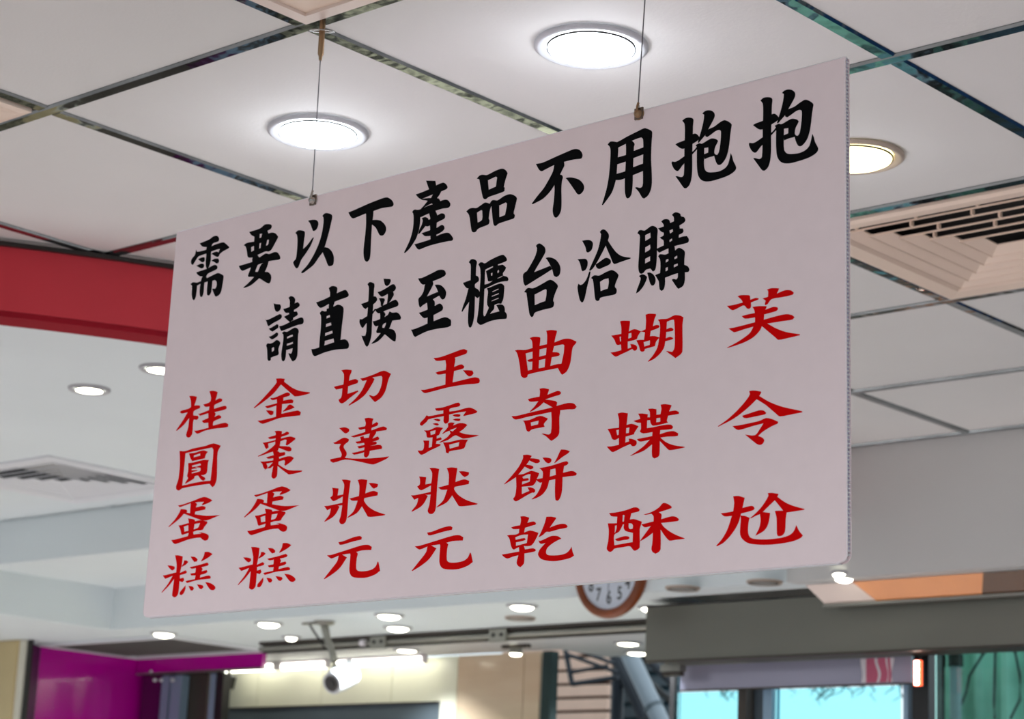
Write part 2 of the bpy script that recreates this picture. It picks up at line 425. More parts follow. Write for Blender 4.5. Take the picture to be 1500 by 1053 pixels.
# unseen downlights added over the rest of the shop to light its floor
proto = None
for u, v in [(a, b) for a in (-5.4, -3.9, -2.4, -.9, .6, 2.0) for b in (-2.9, -1.6, -.3, 1.0)] + [(2.0, 2.4), (.7, 2.4), (2.0, 3.7), (.6, 3.7)]:
    if proto is None:
        proto = o = downlight(u, v, ZC, .084, .064, 'one of the round white downlights over the rest of the shop, outside the photograph', M['lens'], M['ring'], 10, (.95,.97,1), grp='downlights over the rest of the shop')
    else: o = copy_tree(proto); o.location = G(u, v, ZC)
for u, v in [(-8.2, 1.6), (-6.9, 1.9), (-8.2, 3.0), (-6.9, 3.0), (-5.9, 1.9), (-8.2, 4.0)]:
    o = copy_tree(proto); o.location = G(u, v, ZM)
for (px, py, z, lb) in [(131,569,ZM,'small lit spot lamp left of the sign, farther and lower of the two'),
                    (236,539,ZM,'small lit spot lamp touching the left edge of the sign')]:
    u, v, z = at_z(px, py, z)
    downlight(u, v, z, .052, .034, lb, M['lens_small'], M['ring'], 12, (.85,.94,1.0), .004)
LOW = [(240,927,'small lit spot lamp above the purple wall, leftmost under the sign'),
       (394,912,'small lit spot lamp just left of the security camera mount'),
       (427,932,'tiny lit spot lamp directly left of the security camera arm'),
       (570,896,'small lit spot lamp right of the security camera, upper of a close pair'),
       (583,918,'small lit spot lamp right of the security camera, lower of a close pair'),
       (765,881,'small lit spot lamp left of the wall clock'),
       (957,889,'small lit spot lamp at the left end of the steel beam')]
for k, (px, py, lb) in enumerate(LOW):
    u, v, z = at_z(px, py, ZL)
    while v < 4.99: py += .5; u, v, z = at_z(px, py, ZL)
    downlight(u, v, z, .05 if k != 2 else .036, .036 if k != 2 else .020, lb, M['lens_small'], M['ring'], 40, (.85,.94,1.0), .012)
OFF = [(762,904,'unlit spot lamp just below the lit one left of the clock'),
       (1000,860,'unlit round spot lamp right of the wall clock'),
       (1120,851,'unlit round spot lamp under the lower right part of the sign')]
for px, py, lb in OFF:
    u, v, z = at_z(px, py, ZL)
    downlight(u, v, z, .05, .036, lb, M['lens_off'], M['ring_brown'], 0, dome=.003)

# ---------------------------------------------------------------- the hanging sign
SX = Vector((0.7373307, -0.67552451, 0.00317308)).normalized()
SZ0 = Vector((-4.14878e-03, 1.68794e-04, 9.9999e-01))
SN = SX.cross(SZ0).normalized()              # towards the reader
SZ = SN.cross(SX).normalized()
SB = Vector((-0.29373131, 2.93949083, 0.93559708))
def on_sign(px, py):
    d = ray(px, py); p = d*(SB.dot(SN)/d.dot(SN)) - SB
    return (p.dot(SX), p.dot(SZ))
mw = Matrix(((SX.x,SZ.x,SN.x,SB.x),(SX.y,SZ.y,SN.y,SB.y),(SX.z,SZ.z,SN.z,SB.z+EYE),(0,0,0,1)))
sign = empty('hanging_sign', None, 'white plastic board with black and red brush-style Chinese characters hung on two wires', 'sign', mw=mw)
TL, TR, BR, BL = [on_sign(*p) for p in ((259,340.5),(1238.3,83.3),(1241,823.5),(209,904.5))]
def rounded(p, a, b, r, n=6):
    p, a, b = Vector(p), Vector(a), Vector(b)
    s = p+(a-p).normalized()*r; e = p+(b-p).normalized()*r
    return [((1-t)**2*s+2*t*(1-t)*p+t*t*e) for t in [k/n for k in range(n+1)]]
outline = ([Vector(TL), ]+rounded(BL, TL, BR, .011)+rounded(BR, BL, TR, .011)+[Vector(TR)])
TH = .0085
def plate(z0, z1, name, mat, pts=outline, grow=0):
    n = len(pts); m = MB()
    m.add([(p.x,p.y,z1) for p in pts]+[(p.x,p.y,z0) for p in pts],
          [tuple(range(n)), tuple(range(2*n-1,n-1,-1))]+[(i,i+n,(i+1)%n+n,(i+1)%n) for i in range(n)])
    return m.build(name, mat, sign)
plate(-.0009, 0, 'front_sheet', M['sign'])
plate(-TH, -TH+.0009, 'back_sheet', M['sign'])
rib = MB()
yt, yb = TL[1], BL[1]
nr = 128
for k in range(nr+1):
    f = k/nr
    l = Vector(TL).lerp(Vector(BL), f); r = Vector(TR).lerp(Vector(BR), f)
    ins = .011*max(0, 1-(1-f)*nr*.0045/.011)**2 if f > .97 else 0
    x0, x1 = l.x+ins+.0006, r.x-ins-.0006
    th = .0007 if 0 < k < nr else .0010
    y0, y1 = l.y-(th if k else 0)-.0001, l.y+(th if k < nr else 0)
    ya, yb2 = r.y-(th if k else 0)-.0001, r.y+(th if k < nr else 0)
    rib.add([(x0,y0,-TH+.0009),(x1,ya,-TH+.0009),(x1,yb2,-TH+.0009),(x0,y1,-TH+.0009),
             (x0,y0,-.0009),(x1,ya,-.0009),(x1,yb2,-.0009),(x0,y1,-.0009)],
            [(0,3,2,1),(4,5,6,7),(0,1,5,4),(1,2,6,5),(2,3,7,6),(3,0,4,7)])
tag(rib.build('fluted_core', M['flute'], sign), kind='stuff')
inset = [Vector(p) for p in (TL, BL, BR, TR)]
cen = sum(inset, Vector((0,0)))/4
ins = [Vector((p.x-(.0022 if p.x > cen.x else -.0022), p.y-(.0130 if p.y < cen.y else .0012)*(-1 if p.y < cen.y else 1))) for p in inset]
plate(-TH+.0010, -.0010, 'web_core', M['flute_core'], ins)  # filler block added so the open flutes look bright
# white strip along the front sheet, painting its bright edge halo
n = len(outline); m = MB()
def off(k, d):
    a, b, c = outline[k-1], outline[k], outline[(k+1)%n]
    t = ((b-a).normalized()+(c-b).normalized()).normalized(); return b+Vector((-t.y, t.x))*d
for i in range(n):
    j = (i+1)%n
    o1, o2, i1, i2 = off(i,-.0004), off(j,-.0004), off(i,.0010), off(j,.0010)
    m.add([(o1.x,o1.y,-.0009),(o2.x,o2.y,-.0009),(i2.x,i2.y,.0004),(i1.x,i1.y,.0004)], [(0,1,2,3)])
m.build('sealed_edge', M['flute'], sign)

# lettering: outlines of the characters as they stand on the board
GLYPHS = """
# 需 270 330 9.0
203 238 330 185 385 145 430 138 455 160 460 195 445 215 378 240 355 300 355 340 352 400 350 460 335 520 325 550 300 580 285 540 283 470 290 400 290 310 297 288 240 280 215 255
155 318 170 348 200 345 290 320 375 268 440 242 500 225 530 228 595 285 590 300 510 345 462 385 455 350 470 312 430 320 360 345 285 375 190 410 165 440 135 490 115 522 95 515 88 480 100 440 140 390
358 375 400 352 440 348 462 370 462 400 445 415 425 415 395 398
355 470 400 440 445 438 460 465 450 495 425 503 395 482
182 448 225 425 265 420 272 445 265 475 240 488 215 475
158 535 205 510 245 505 262 520 258 550 235 568 210 562
158 622 200 605 290 575 385 525 415 522 438 545 435 570 410 590 310 640 285 690 240 675 210 672 175 650
232 690 262 660 300 690 270 745 262 800 255 880 240 935 225 948 207 930 203 850 215 770
310 735 375 715 365 800 355 880 335 920 315 927 300 910 300 830
82 775 115 750 170 755 290 700 430 632 462 632 515 660 520 682 505 780 490 860 465 912 420 942 405 930 370 845 375 835 410 835 425 800 426 745 405 722 375 730 300 745 230 765 170 795 165 850 155 930 140 975 125 988 108 970 98 900 102 800
# 要 270 330 9.0
855 88 1000 40 1050 -3 1075 -15 1140 -12 1155 10 1143 45 1098 72 1110 108 1150 95 1200 105 1238 150 1235 165 1200 230 1150 320 1115 345 1070 345 970 390 910 422 850 425 833 405 825 340 808 280 783 262 825 232 920 215 925 150 885 130
h 995 114 1025 110 1015 160 993 168
h 1095 192 1116 190 1105 255 1078 268
h 993 240 1013 230 1005 300 987 305
h 882 290 918 272 918 330 885 348
718 535 790 515 910 475 1040 390 1075 370 1120 378 1190 352 1235 362 1268 425 1255 450 1200 460 1110 475 1000 510 890 550 800 590 765 602 740 580
900 425 965 390 995 428 1010 440 990 480 960 545 935 610 1000 620 1100 615 1140 650 1148 690 1135 750 1115 768 1080 755 1000 705 950 685 900 680 848 682 840 660 870 580 895 500
1020 508 1115 470 1095 540 1065 610 1030 660 970 715 880 790 790 827 778 820 850 755 920 680 970 610
# 以 425 288 9.0
70 480 95 450 125 442 185 455 197 480 187 560 180 620 172 690 225 640 300 540 314 540 270 650 200 760 150 830 110 930 90 947 70 935 42 880 45 855 75 820 90 720 97 600 92 510
235 318 290 305 345 308 370 335 372 375 350 430 318 453 300 450 285 410 265 355
425 255 450 225 480 215 545 235 558 265 545 330 510 480 465 640 455 665 500 675 545 715 575 780 578 840 565 900 520 918 500 905 470 830 430 735 380 800 310 900 230 965 165 1010 148 1005 150 990 230 900 310 770 370 640 415 500 440 350 440 275
# 下 425 288 9.0
768 208 860 170 1040 90 1180 35 1250 12 1290 12 1340 45 1365 90 1355 125 1330 135 1220 150 1100 190 980 230 860 280 825 287 795 260
1000 215 1100 180 1098 240 1085 330 1075 450 1065 650 1060 760 1045 830 1015 862 985 840 970 780 968 700 990 500 1002 350
1070 310 1130 305 1190 315 1235 350 1265 400 1265 450 1235 505 1200 515 1175 500 1130 410 1075 360
# 產 588 250 8.629
180 300 240 280 350 235 330 180 312 125 430 128 440 185 525 150 560 165 585 205 575 230 505 262 400 300 290 345 250 360 215 340
400 300 505 262 480 310 440 360 385 412 330 440 245 492 245 485 290 435 330 385 375 345
245 362 300 350 375 345 470 350 490 380 500 400 420 430 400 425 325 380 270 372
135 520 165 492 210 495 260 480 320 450 400 422 490 385 540 368 585 370 620 415 615 450 590 470 520 480 440 505 340 545 240 590 235 680 220 760 190 850 150 920 100 990 45 1043 33 1035 60 980 110 870 145 740 155 620 150 545
258 600 300 585 335 600 345 620 365 610 440 575 500 540 540 545 555 575 545 605 500 630 450 655 370 690 330 705 305 700 270 745 230 795 212 800 225 750 255 690 270 630
350 540 430 505 455 560 450 640 445 720 438 850 370 890 362 700 365 600
255 790 370 750 450 720 510 685 540 700 545 735 515 770 440 810 360 825 300 828 275 810
165 930 230 912 360 870 480 810 560 785 600 787 635 820 655 860 640 885 600 890 480 915 350 950 260 985 225 998 200 985
# 品 588 250 8.629
953 100 990 60 1030 50 1080 55 1180 5 1230 -15 1270 -25 1310 -15 1343 30 1335 60 1315 120 1295 205 1308 215 1303 260 1270 275 1170 310 1100 335 1070 360 1040 355 1025 320 1005 220 985 110
h 1095 122 1195 75 1210 85 1195 200 1105 240
820 515 860 480 900 470 950 472 1020 425 1060 402 1110 415 1140 440 1120 500 1105 610 1115 625 1108 670 1080 690 1000 720 960 745 945 770 915 780 890 765 875 680 855 560
h 957 530 1010 498 1022 505 1020 620 965 655
1115 420 1140 380 1165 370 1215 375 1290 325 1350 300 1390 298 1440 320 1462 350 1455 385 1435 470 1420 540 1435 560 1425 600 1390 615 1300 645 1230 670 1195 700 1170 690 1155 620 1145 520 1135 440
h 1238 440 1320 402 1335 420 1310 560 1240 588
# 不 770 210 9.0
135 270 220 255 400 175 550 110 640 75 700 80 735 110 752 155 740 195 715 205 640 212 505 245 370 290 250 350 215 368 185 355 160 320
380 270 505 235 512 290 490 340 455 410 400 500 380 550 320 640 230 730 130 785 90 803 80 795 150 700 240 590 310 470 360 370
400 430 455 410 485 425 492 450 480 500 472 600 475 750 470 870 450 930 420 970 400 980 380 970 362 930 357 870 372 760 382 600 378 480
528 460 545 452 610 450 700 475 750 520 773 570 765 620 735 660 705 675 680 665 655 630 600 550 545 475
# 用 870 183 8.70
175 250 205 215 240 210 295 218 312 285 305 420 295 560 285 680 265 760 230 860 170 950 115 1023 102 1018 130 930 165 800 190 660 205 500 212 350 205 285
240 215 295 218 420 150 560 80 640 42 680 48 735 75 745 105 735 250 730 450 738 600 740 740 725 830 690 900 640 940 615 925 570 850 525 800 545 792 590 802 615 785 625 740 625 500 630 300 625 180 605 160 560 172 480 205 390 250 310 290
405 200 480 200 520 240 512 280 505 420 498 620 495 760 480 880 455 925 430 938 410 920 395 850 395 680 405 500 410 300
300 413 400 385 512 330 632 285 632 375 500 425 400 470 290 505
285 625 400 590 500 540 632 490 632 585 500 640 400 680 330 702 280 702
# 抱 980 158 8.49
165 160 200 130 245 120 290 128 306 150 300 220 297 330 293 460 290 600 290 760 280 880 255 960 215 1000 190 998 165 970 120 905 82 852 100 848 150 860 175 850 185 820 190 700 192 500 197 330 193 200
80 455 110 435 190 405 250 370 300 325 335 320 365 345 378 370 360 405 300 445 230 490 170 510 130 495
38 665 80 670 130 645 200 595 250 570 300 540 330 505 355 470 365 490 345 520 290 580 220 660 165 720 120 780 95 785 60 755 32 690
415 72 440 45 480 30 530 35 565 65 570 105 545 165 490 265 450 340 400 400 372 435 358 430 375 370 405 270 430 160 438 85
470 280 560 235 620 190 685 153 740 170 780 205 778 240 765 320 755 420 740 520 715 610 680 670 640 708 605 705 580 660 560 590 575 580 600 585 620 550 635 470 645 370 645 290 625 275 580 290 520 335 475 365 450 350
330 465 375 440 410 445 470 410 530 380 590 390 612 410 600 440 575 490 565 560 580 580 555 600 500 615 440 640 435 578 488 555 490 492 440 500 360 510 350 490
350 480 440 495 438 600 437 700 445 760 475 795 530 802 620 790 690 755 730 710 750 650 768 560 785 600 800 660 835 730 830 770 790 810 720 850 620 885 520 912 450 915 400 895 365 845 350 760 347 600
# 請 380 425 9.843
205 190 245 200 300 205 312 235 300 285 265 313 235 302 215 250
88 420 110 430 200 390 290 345 320 352 325 385 300 420 200 475 135 520 120 505 105 460
135 555 180 535 255 488 275 505 272 540 240 565 190 598 165 585
135 672 180 655 250 608 272 620 270 650 240 680 185 710 160 698
98 795 120 765 160 770 205 750 245 718 280 728 304 760 290 800 275 850 280 910 270 935 220 952 165 975 165 1005 140 1022 120 1005 115 940 110 840
h 180 835 210 820 212 865 180 892
420 110 450 85 490 95 518 130 510 190 550 170 582 200 578 230 550 255 500 285 500 310 540 305 556 340 545 365 490 400 490 430 440 460 415 440 355 385 380 370 430 345 425 325 385 328 360 305 345 270 380 262 437 240 438 150
285 520 330 510 400 480 480 440 600 392 630 405 640 445 625 485 560 500 450 540 350 580 315 588 300 560
325 620 355 595 400 600 450 570 510 540 550 552 570 590 560 640 555 720 553 850 548 940 525 1000 485 1028 465 1010 420 920 425 905 450 915 465 905 478 850 485 700 480 640 450 650 400 675 400 760 390 850 380 960 365 1010 345 1028 325 1010 315 940 325 850 345 720 345 640
395 700 500 660 500 740 395 775
390 805 500 765 500 830 390 865
# 直 380 425 9.843
818 175 850 165 940 130 1018 90 1020 40 1010 0 1000 -30 1045 -60 1110 -50 1125 -20 1115 45 1180 15 1240 -5 1265 15 1290 65 1275 95 1180 130 1090 165 1000 200 920 245 880 255 845 225
1005 190 1090 160 1065 240 1130 208 1180 220 1215 260 1205 400 1190 520 1170 720 1165 790 1085 790 1000 260
870 330 900 295 950 305 1000 285 1065 240 1110 215 1130 310 970 375 965 460 955 580 945 680 935 800 860 850 870 700 885 560 890 380
955 415 1120 345 1120 440 955 490
950 535 1120 475 1110 565 945 620
940 662 1110 600 1110 685 935 735
748 850 800 845 930 800 1050 760 1160 720 1230 708 1270 730 1293 780 1285 830 1260 845 1100 858 950 895 850 935 800 952 770 930
970 270 1070 235 1130 310 970 375
# 接 520 398 9.843
180 180 210 150 250 155 282 180 275 260 270 350 262 520 252 640 245 780 240 900 225 980 195 1060 175 1085 150 1060 120 990 92 920 125 925 150 920 165 850 170 700 185 550 195 380 200 220
88 465 130 450 190 425 270 355 305 360 322 400 300 440 250 480 190 510 155 538 125 520
70 680 100 685 150 655 220 610 260 570 290 530 305 540 270 590 210 680 160 750 115 812 95 800 65 730
412 98 450 102 510 105 518 130 495 185 462 208 435 190 422 150
325 292 370 280 460 230 540 180 570 185 593 230 570 275 500 305 420 350 385 360 350 330
475 310 550 285 562 330 540 375 510 425 460 470 470 400 475 350
345 382 390 380 425 385 432 410 415 450 400 500 372 490 370 440
285 545 330 525 400 490 500 440 580 403 610 420 630 465 615 495 520 530 430 565 350 600 320 590
258 715 300 705 400 665 470 625 500 570 540 590 600 585 640 610 665 660 655 690 620 695 540 705 450 735 360 770 300 790 275 765
360 585 400 570 430 590 440 620 415 680 430 740 400 770 395 805 440 815 520 825 560 840 590 890 593 950 585 1000 570 1005 530 985 440 910 380 885 315 885 308 860 330 800 355 720 365 650
445 700 545 690 520 760 495 820 440 890 380 960 320 1010 245 1040 238 1032 290 980 360 900 425 805 450 740
# 至 520 398 9.843
908 95 960 90 1040 55 1150 0 1200 -25 1260 -30 1295 -15 1312 25 1300 55 1230 95 1120 138 1040 170 985 187 945 160
1020 165 1120 130 1130 175 1110 225 1070 300 1040 355 1100 330 1195 290 1225 340 1120 400 1050 440 985 480 940 518 925 490 915 430 918 385 955 345 990 280
1150 188 1195 185 1240 195 1285 235 1315 290 1310 350 1290 390 1262 402 1240 385 1215 340 1195 280 1170 225
1030 360 1110 390 1150 430 1150 495 1135 560 1135 730 1045 760 1048 560 1040 450
920 592 960 580 1040 548 1140 500 1215 458 1245 468 1272 510 1260 555 1200 590 1135 625 1060 655 1000 670 965 645
808 835 850 828 950 790 1060 740 1180 695 1290 655 1340 665 1385 700 1385 775 1340 800 1200 820 1050 855 930 910 870 942 845 920 830 880
# 櫃 670 370 9.572
160 135 185 100 215 90 255 102 275 130 265 200 260 320 290 335 305 375 295 405 250 440 250 490 290 515 315 560 310 615 280 640 248 612 245 700 240 850 225 960 200 1035 180 1055 160 1035 148 950 155 800 165 690 130 740 70 832 58 825 80 750 120 640 155 500 135 500 105 470 78 425 130 405 185 385 188 250 185 165
295 165 320 138 350 135 385 150 450 110 560 55 640 30 675 55 697 95 685 120 600 155 500 190 400 235 390 260 385 400 378 560 370 740 365 860 375 895 400 880 470 855 560 830 640 815 680 840 697 880 690 925 670 930 580 935 480 955 400 985 330 1015 300 1000 275 970 290 850 305 700 315 500 325 350 320 220
400 260 500 205 500 170 570 165 570 180 600 175 640 170 685 210 670 245 640 290 645 325 700 340 718 375 705 400 640 405 560 425 450 475 380 510 340 480 380 450 440 432 495 395 450 405 430 400 420 350 410 300
h 472 290 493 282 490 320 475 325
h 562 262 580 240 585 270 567 290
h 560 360 640 322 630 335 570 362
415 500 450 490 520 460 600 432 640 445 660 475 655 560 645 650 615 718 570 715 520 735 515 790 480 830 430 890 390 890 430 800 440 770 418 730 420 640 430 550
h 490 545 575 505 580 515 495 553
h 482 608 580 568 583 580 485 618
h 480 675 575 633 580 643 482 683
545 735 600 725 640 735 662 765 665 830 640 850 600 850 575 790
# 台 755 350 9.572
288 98 310 72 340 62 380 85 415 120 423 175 405 220 360 300 300 400 265 465 340 435 490 375 515 425 400 500 270 580 175 640 140 658 120 630 108 560 108 500 130 470 160 450 210 370 270 260 300 170 302 125
425 268 450 258 500 260 560 285 605 335 630 390 633 450 615 510 575 535 540 515 520 440 485 360 450 300
122 745 160 695 190 685 240 692 290 675 400 615 480 572 530 585 590 640 597 670 580 710 545 800 530 865 543 890 535 945 510 965 400 990 290 1025 265 1045 250 1085 225 1095 200 1060 185 970 165 830 155 755
h 270 780 340 745 420 705 438 715 435 790 420 870 360 890 272 928
# 洽 835 335 9.572
170 168 230 158 280 160 315 185 322 225 305 295 265 330 242 332 230 320 215 255
105 428 180 422 225 425 248 460 245 520 220 575 180 597 165 585 150 520 130 460
118 770 145 790 180 775 230 710 270 600 290 600 275 680 240 820 210 960 185 1025 165 1035 140 1005 115 900 105 820
418 45 440 20 465 8 500 20 540 70 548 110 530 170 500 240 440 360 380 470 320 560 285 590 268 582 290 530 340 420 390 300 420 180 435 80
495 180 530 160 570 225 640 320 700 370 770 395 850 405 850 420 760 450 690 475 625 495 600 475 570 400 500 235
360 500 400 475 490 412 530 410 570 440 572 480 540 510 460 545 415 565 385 555 365 530
295 692 320 665 350 652 410 657 500 610 580 580 630 595 680 645 675 680 650 740 630 810 655 850 650 905 620 925 520 945 425 970 410 1005 380 1015 355 990 340 870 320 712
h 422 745 480 710 540 695 545 750 530 840 480 855 430 875
# 購 920 305 8.1
110 298 130 265 155 258 195 265 240 235 285 208 330 222 352 255 348 330 345 450 342 580 335 680 320 735 295 752 265 715 215 730 185 765 160 778 135 765 122 700 130 560 138 400 138 320
h 205 320 265 290 268 350 205 388
h 205 465 262 432 262 485 203 525
h 205 600 262 570 262 625 203 655
130 805 160 785 195 788 228 815 215 860 180 930 130 990 95 1013 105 970 135 890 150 830
228 765 260 762 300 785 325 830 325 880 305 915 280 918 262 890 245 830
395 158 420 135 455 128 490 140 500 175 545 155 542 105 520 80 545 55 575 48 620 65 630 95 665 105 682 140 665 170 610 205 615 240 650 240 660 270 645 295 605 315 602 350 650 335 700 330 722 365 718 400 690 415 550 450 450 490 370 528 345 500 345 478 425 440 420 380 395 365 378 345 420 325 425 292 390 275 358 238 400 225 425 215 420 190
h 492 265 530 248 535 275 500 300
h 492 378 522 358 525 380 495 402
480 450 550 435 560 500 600 470 640 482 675 515 670 600 668 670 710 690 730 730 715 755 675 760 675 850 655 920 600 957 580 940 520 850 535 838 575 845 590 820 592 770 530 790 440 825 440 900 425 960 400 982 375 960 365 870 350 840 322 795 345 782 380 770 385 690 380 610 358 570 380 545 440 550 480 535
h 450 612 478 600 478 625 448 645
h 552 580 582 562 585 590 552 605
h 447 708 472 698 470 735 447 748
h 545 672 590 655 590 680 545 702
# 桂 240 565 6.581
245 98 280 97 320 105 312 140 295 190 330 188 352 192 350 215 290 245 285 285 330 290 335 310 318 330 290 325 283 350 275 460 258 490 238 500 220 490 215 470 235 400 245 310 190 380 125 435 118 430 180 340 230 255 175 268 155 255 165 242 235 222 262 205 260 140
440 52 480 48 520 60 512 95 498 140 540 120 565 130 560 150 490 185 485 222 590 192 607 205 600 225 490 255 500 270 490 300 530 282 555 295 550 312 480 345 475 385 590 355 622 370 620 395 590 403 480 415 390 435 330 462 310 455 292 432 320 432 430 405 428 355 385 358 365 338 380 332 430 310 428 265 350 290 330 270 350 268 435 235 440 200 400 202 380 180 400 175 445 155 455 110
# 圓 240 565 6.581
152 628 205 630 280 605 400 580 480 555 550 578 520 640 515 780 510 900 490 960 468 978 442 945 360 955 180 988 145 1010 120 998 118 970 140 900 155 760
h 210 650 300 630 465 595 478 620 465 780 450 915 350 925 178 962 195 800
242 652 300 645 380 622 425 635 405 665 395 700 340 712 275 728 258 700
h 290 672 350 652 352 672 290 690
235 745 280 740 380 715 435 715 425 750 415 840 385 860 360 862 395 885 402 900 382 918 360 905 330 865 300 872 290 895 210 945 205 938 235 890 225 870 235 820
h 272 770 352 748 358 765 300 785 352 790 355 812 345 825 272 845 268 835 325 820 325 812 270 815 270 803 320 795 320 775 275 785
# 蛋 230 722 6.581
202 120 250 110 350 75 450 38 500 50 535 72 500 95 440 118 432 110 455 85 400 88 370 92 388 105 375 140 440 125 470 135 465 160 370 180 365 205 480 220 612 212 580 225 490 262 440 265 380 245 260 200 215 250 115 330 112 322 170 260 215 190 230 155 280 160 295 175 285 188 318 195 325 100 220 138
300 245 360 255 368 272 420 262 485 275 485 290 455 330 440 355 385 362 350 375 352 400 430 390 402 378 440 382 490 400 500 420 490 450 465 460 440 450 415 430 300 450 180 492 155 480 138 452 170 450 298 415 305 385 245 405 235 395 225 350 208 312 240 308 308 288
h 260 325 302 310 302 365 265 372
h 362 300 415 290 395 335 355 350
# 糕 230 722 6.581
175 600 215 602 250 612 240 690 222 770 275 745 290 760 280 775 222 792 222 825 255 815 262 840 245 860 218 850 205 970 185 1000 165 1005 145 990 148 960 165 830 110 900 48 962 45 955 110 870 150 800 80 828 55 795 80 792 185 765 190 690
100 698 140 700 170 710 172 730 150 748 130 735
262 650 285 650 303 665 280 690 240 712 238 705 255 680
275 890 275 925 255 970 235 985 218 978 222 955 250 920
325 612 370 618 392 640 385 660 360 665 340 640
460 568 500 568 537 588 500 620 430 660 425 655 450 610
315 715 400 695 485 670 500 685 490 700 430 715 440 735 430 755 480 742 488 760 470 775 420 790 415 815 500 795 520 808 515 825 480 830 390 840 290 868 275 852 290 845 365 830 372 795 330 795 320 778 370 768 375 725 335 730
305 895 345 902 357 920 345 940 325 940 312 915
385 880 440 890 450 908 430 928 410 920
465 858 520 870 560 900 565 920 545 937 515 932 490 900
# 金 360 545 6.581
292 62 340 60 378 65 370 92 450 150 520 180 620 195 618 205 560 222 475 235 455 220 340 120 270 205 180 280 85 348 78 342 160 260 250 160 298 98
235 250 280 245 350 215 405 195 430 210 420 228 365 245 362 275 440 262 462 275 455 298 352 308 345 402 500 370 532 385 525 418 430 428 320 445 170 498 140 490 112 468 150 465 292 430 295 322 210 348 185 330 215 322 300 300 300 262 255 270
195 368 245 370 270 378 265 405 245 418 225 405
415 315 440 315 472 340 430 360 362 382 360 375 395 340
# 棗 360 545 6.581
278 568 320 565 350 570 348 600 400 572 420 585 412 600 342 625 340 640 430 620 480 635 475 650 400 708 385 700 395 655 380 650 335 668 328 712 420 718 442 735 440 755 420 765 390 758 320 730 310 760 250 770 180 795 120 815 118 808 200 765 280 700 285 670 215 690 222 725 200 742 185 725 178 700 162 680 200 675 285 655 290 638 235 645 212 632 240 622 288 608 290 590
262 765 310 762 330 775 375 770 382 782 375 800 320 818 325 835 400 812 440 812 465 828 440 860 385 902 372 895 378 860 372 848 318 862 315 890 370 925 420 945 545 948 540 960 420 987 390 970 308 905 302 1000 280 1025 262 1025 248 1005 255 960 265 905 180 970 70 1038 62 1032 150 970 225 910 262 870 200 882 210 910 205 935 190 938 172 920 160 885 138 862 180 862 265 850 265 830 215 835 198 820 270 800
# 切 475 530 6.581
165 80 210 73 265 78 262 100 245 140 240 182 300 165 328 180 322 205 232 235 225 308 325 275 330 285 250 345 180 400 150 392 138 365 165 340 175 255 115 268 92 242 110 235 185 218 190 120
348 160 380 155 480 120 575 85 645 115 620 170 590 280 550 345 490 388 470 370 430 322 440 320 480 330 520 300 550 230 560 150 550 135 465 150 485 165 470 200 400 310 330 370 238 423 235 415 300 355 360 280 400 200 410 175 370 185
# 達 475 530 6.581
145 638 200 630 240 645 240 670 210 690 190 682
85 780 110 772 165 740 200 730 238 745 235 765 195 800 188 825 215 870 215 900 200 925 280 932 440 930 560 920 628 910 600 935 480 988 440 985 330 960 200 942 90 972 60 958 58 938 100 930 162 918 168 890 145 830 160 790 105 792
388 545 430 538 475 548 465 575 462 605 505 580 522 590 512 615 460 635 455 660 570 622 605 638 600 658 500 672 500 685 465 740 515 718 532 735 525 750 465 772 500 768 508 780 500 795 440 810 540 800 560 820 555 838 440 858 430 900 410 922 390 918 382 900 385 872 290 895 265 878 300 872 385 850 388 825 335 835 318 815 388 800 385 780 320 788 300 770 345 762 355 755 345 725 380 715 385 735 430 730 440 690 290 728 255 718 290 708 395 675 395 645 345 655 325 635 395 620 400 590
# 狀 465 693 6.581
235 62 280 62 322 72 315 110 300 230 285 420 275 465 255 488 238 492 220 485 210 460 225 410 240 310 200 312 185 305 215 322 180 390 140 430 70 470 68 462 115 400 130 340 95 358 65 315 100 315 240 285 245 225 165 268 145 265 122 235 145 215 148 170 142 140 205 148 195 215 248 205 258 110
388 65 430 58 482 65 475 110 462 195 540 170 585 185 580 215 455 240 450 265 490 320 560 365 655 398 650 405 560 418 490 420 475 400 430 320 380 385 290 432 290 425 350 365 388 265 335 265 308 245 400 220 405 120
495 95 540 95 585 105 580 130 545 150 525 135
# 元 465 693 6.581
202 665 250 655 340 620 410 605 430 618 425 640 340 660 240 690 215 690
92 790 130 788 300 735 430 695 490 690 525 710 520 740 430 745 375 760 390 775 380 820 375 920 395 942 450 945 520 930 560 900 582 850 590 860 605 940 560 975 480 1005 400 1010 340 1000 315 970 308 920 318 790 315 775 240 785 285 812 220 910 150 970 68 1023 62 1018 130 930 190 850 205 795 140 822 118 815
# 玉 600 510 6.581
230 95 300 85 420 42 520 8 558 22 550 50 500 70 435 92 442 105 430 180 500 155 528 175 520 195 430 220 415 330 500 310 630 280 670 290 678 315 665 338 540 350 370 378 160 432 130 425 108 400 150 400 345 350 348 245 275 255 250 235 280 225 348 210 352 160 345 115 260 122
515 212 560 212 605 215 618 240 600 265 575 272 550 255
# 露 600 510 6.581
245 580 320 570 400 545 470 523 490 540 480 560 400 578 385 590 385 610 460 600 570 572 620 585 655 610 640 625 520 655 520 645 545 610 480 618 382 640 380 700 365 722 345 728 328 710 330 655 185 685 165 710 120 748 100 740 102 720 140 680 165 645 185 655 325 628 325 600 260 602
228 685 270 680 300 690 285 705 260 700
220 728 265 722 285 735 270 745 245 740
412 645 450 635 490 638 490 655 470 662 435 658
415 688 450 678 490 680 490 695 475 702 440 698
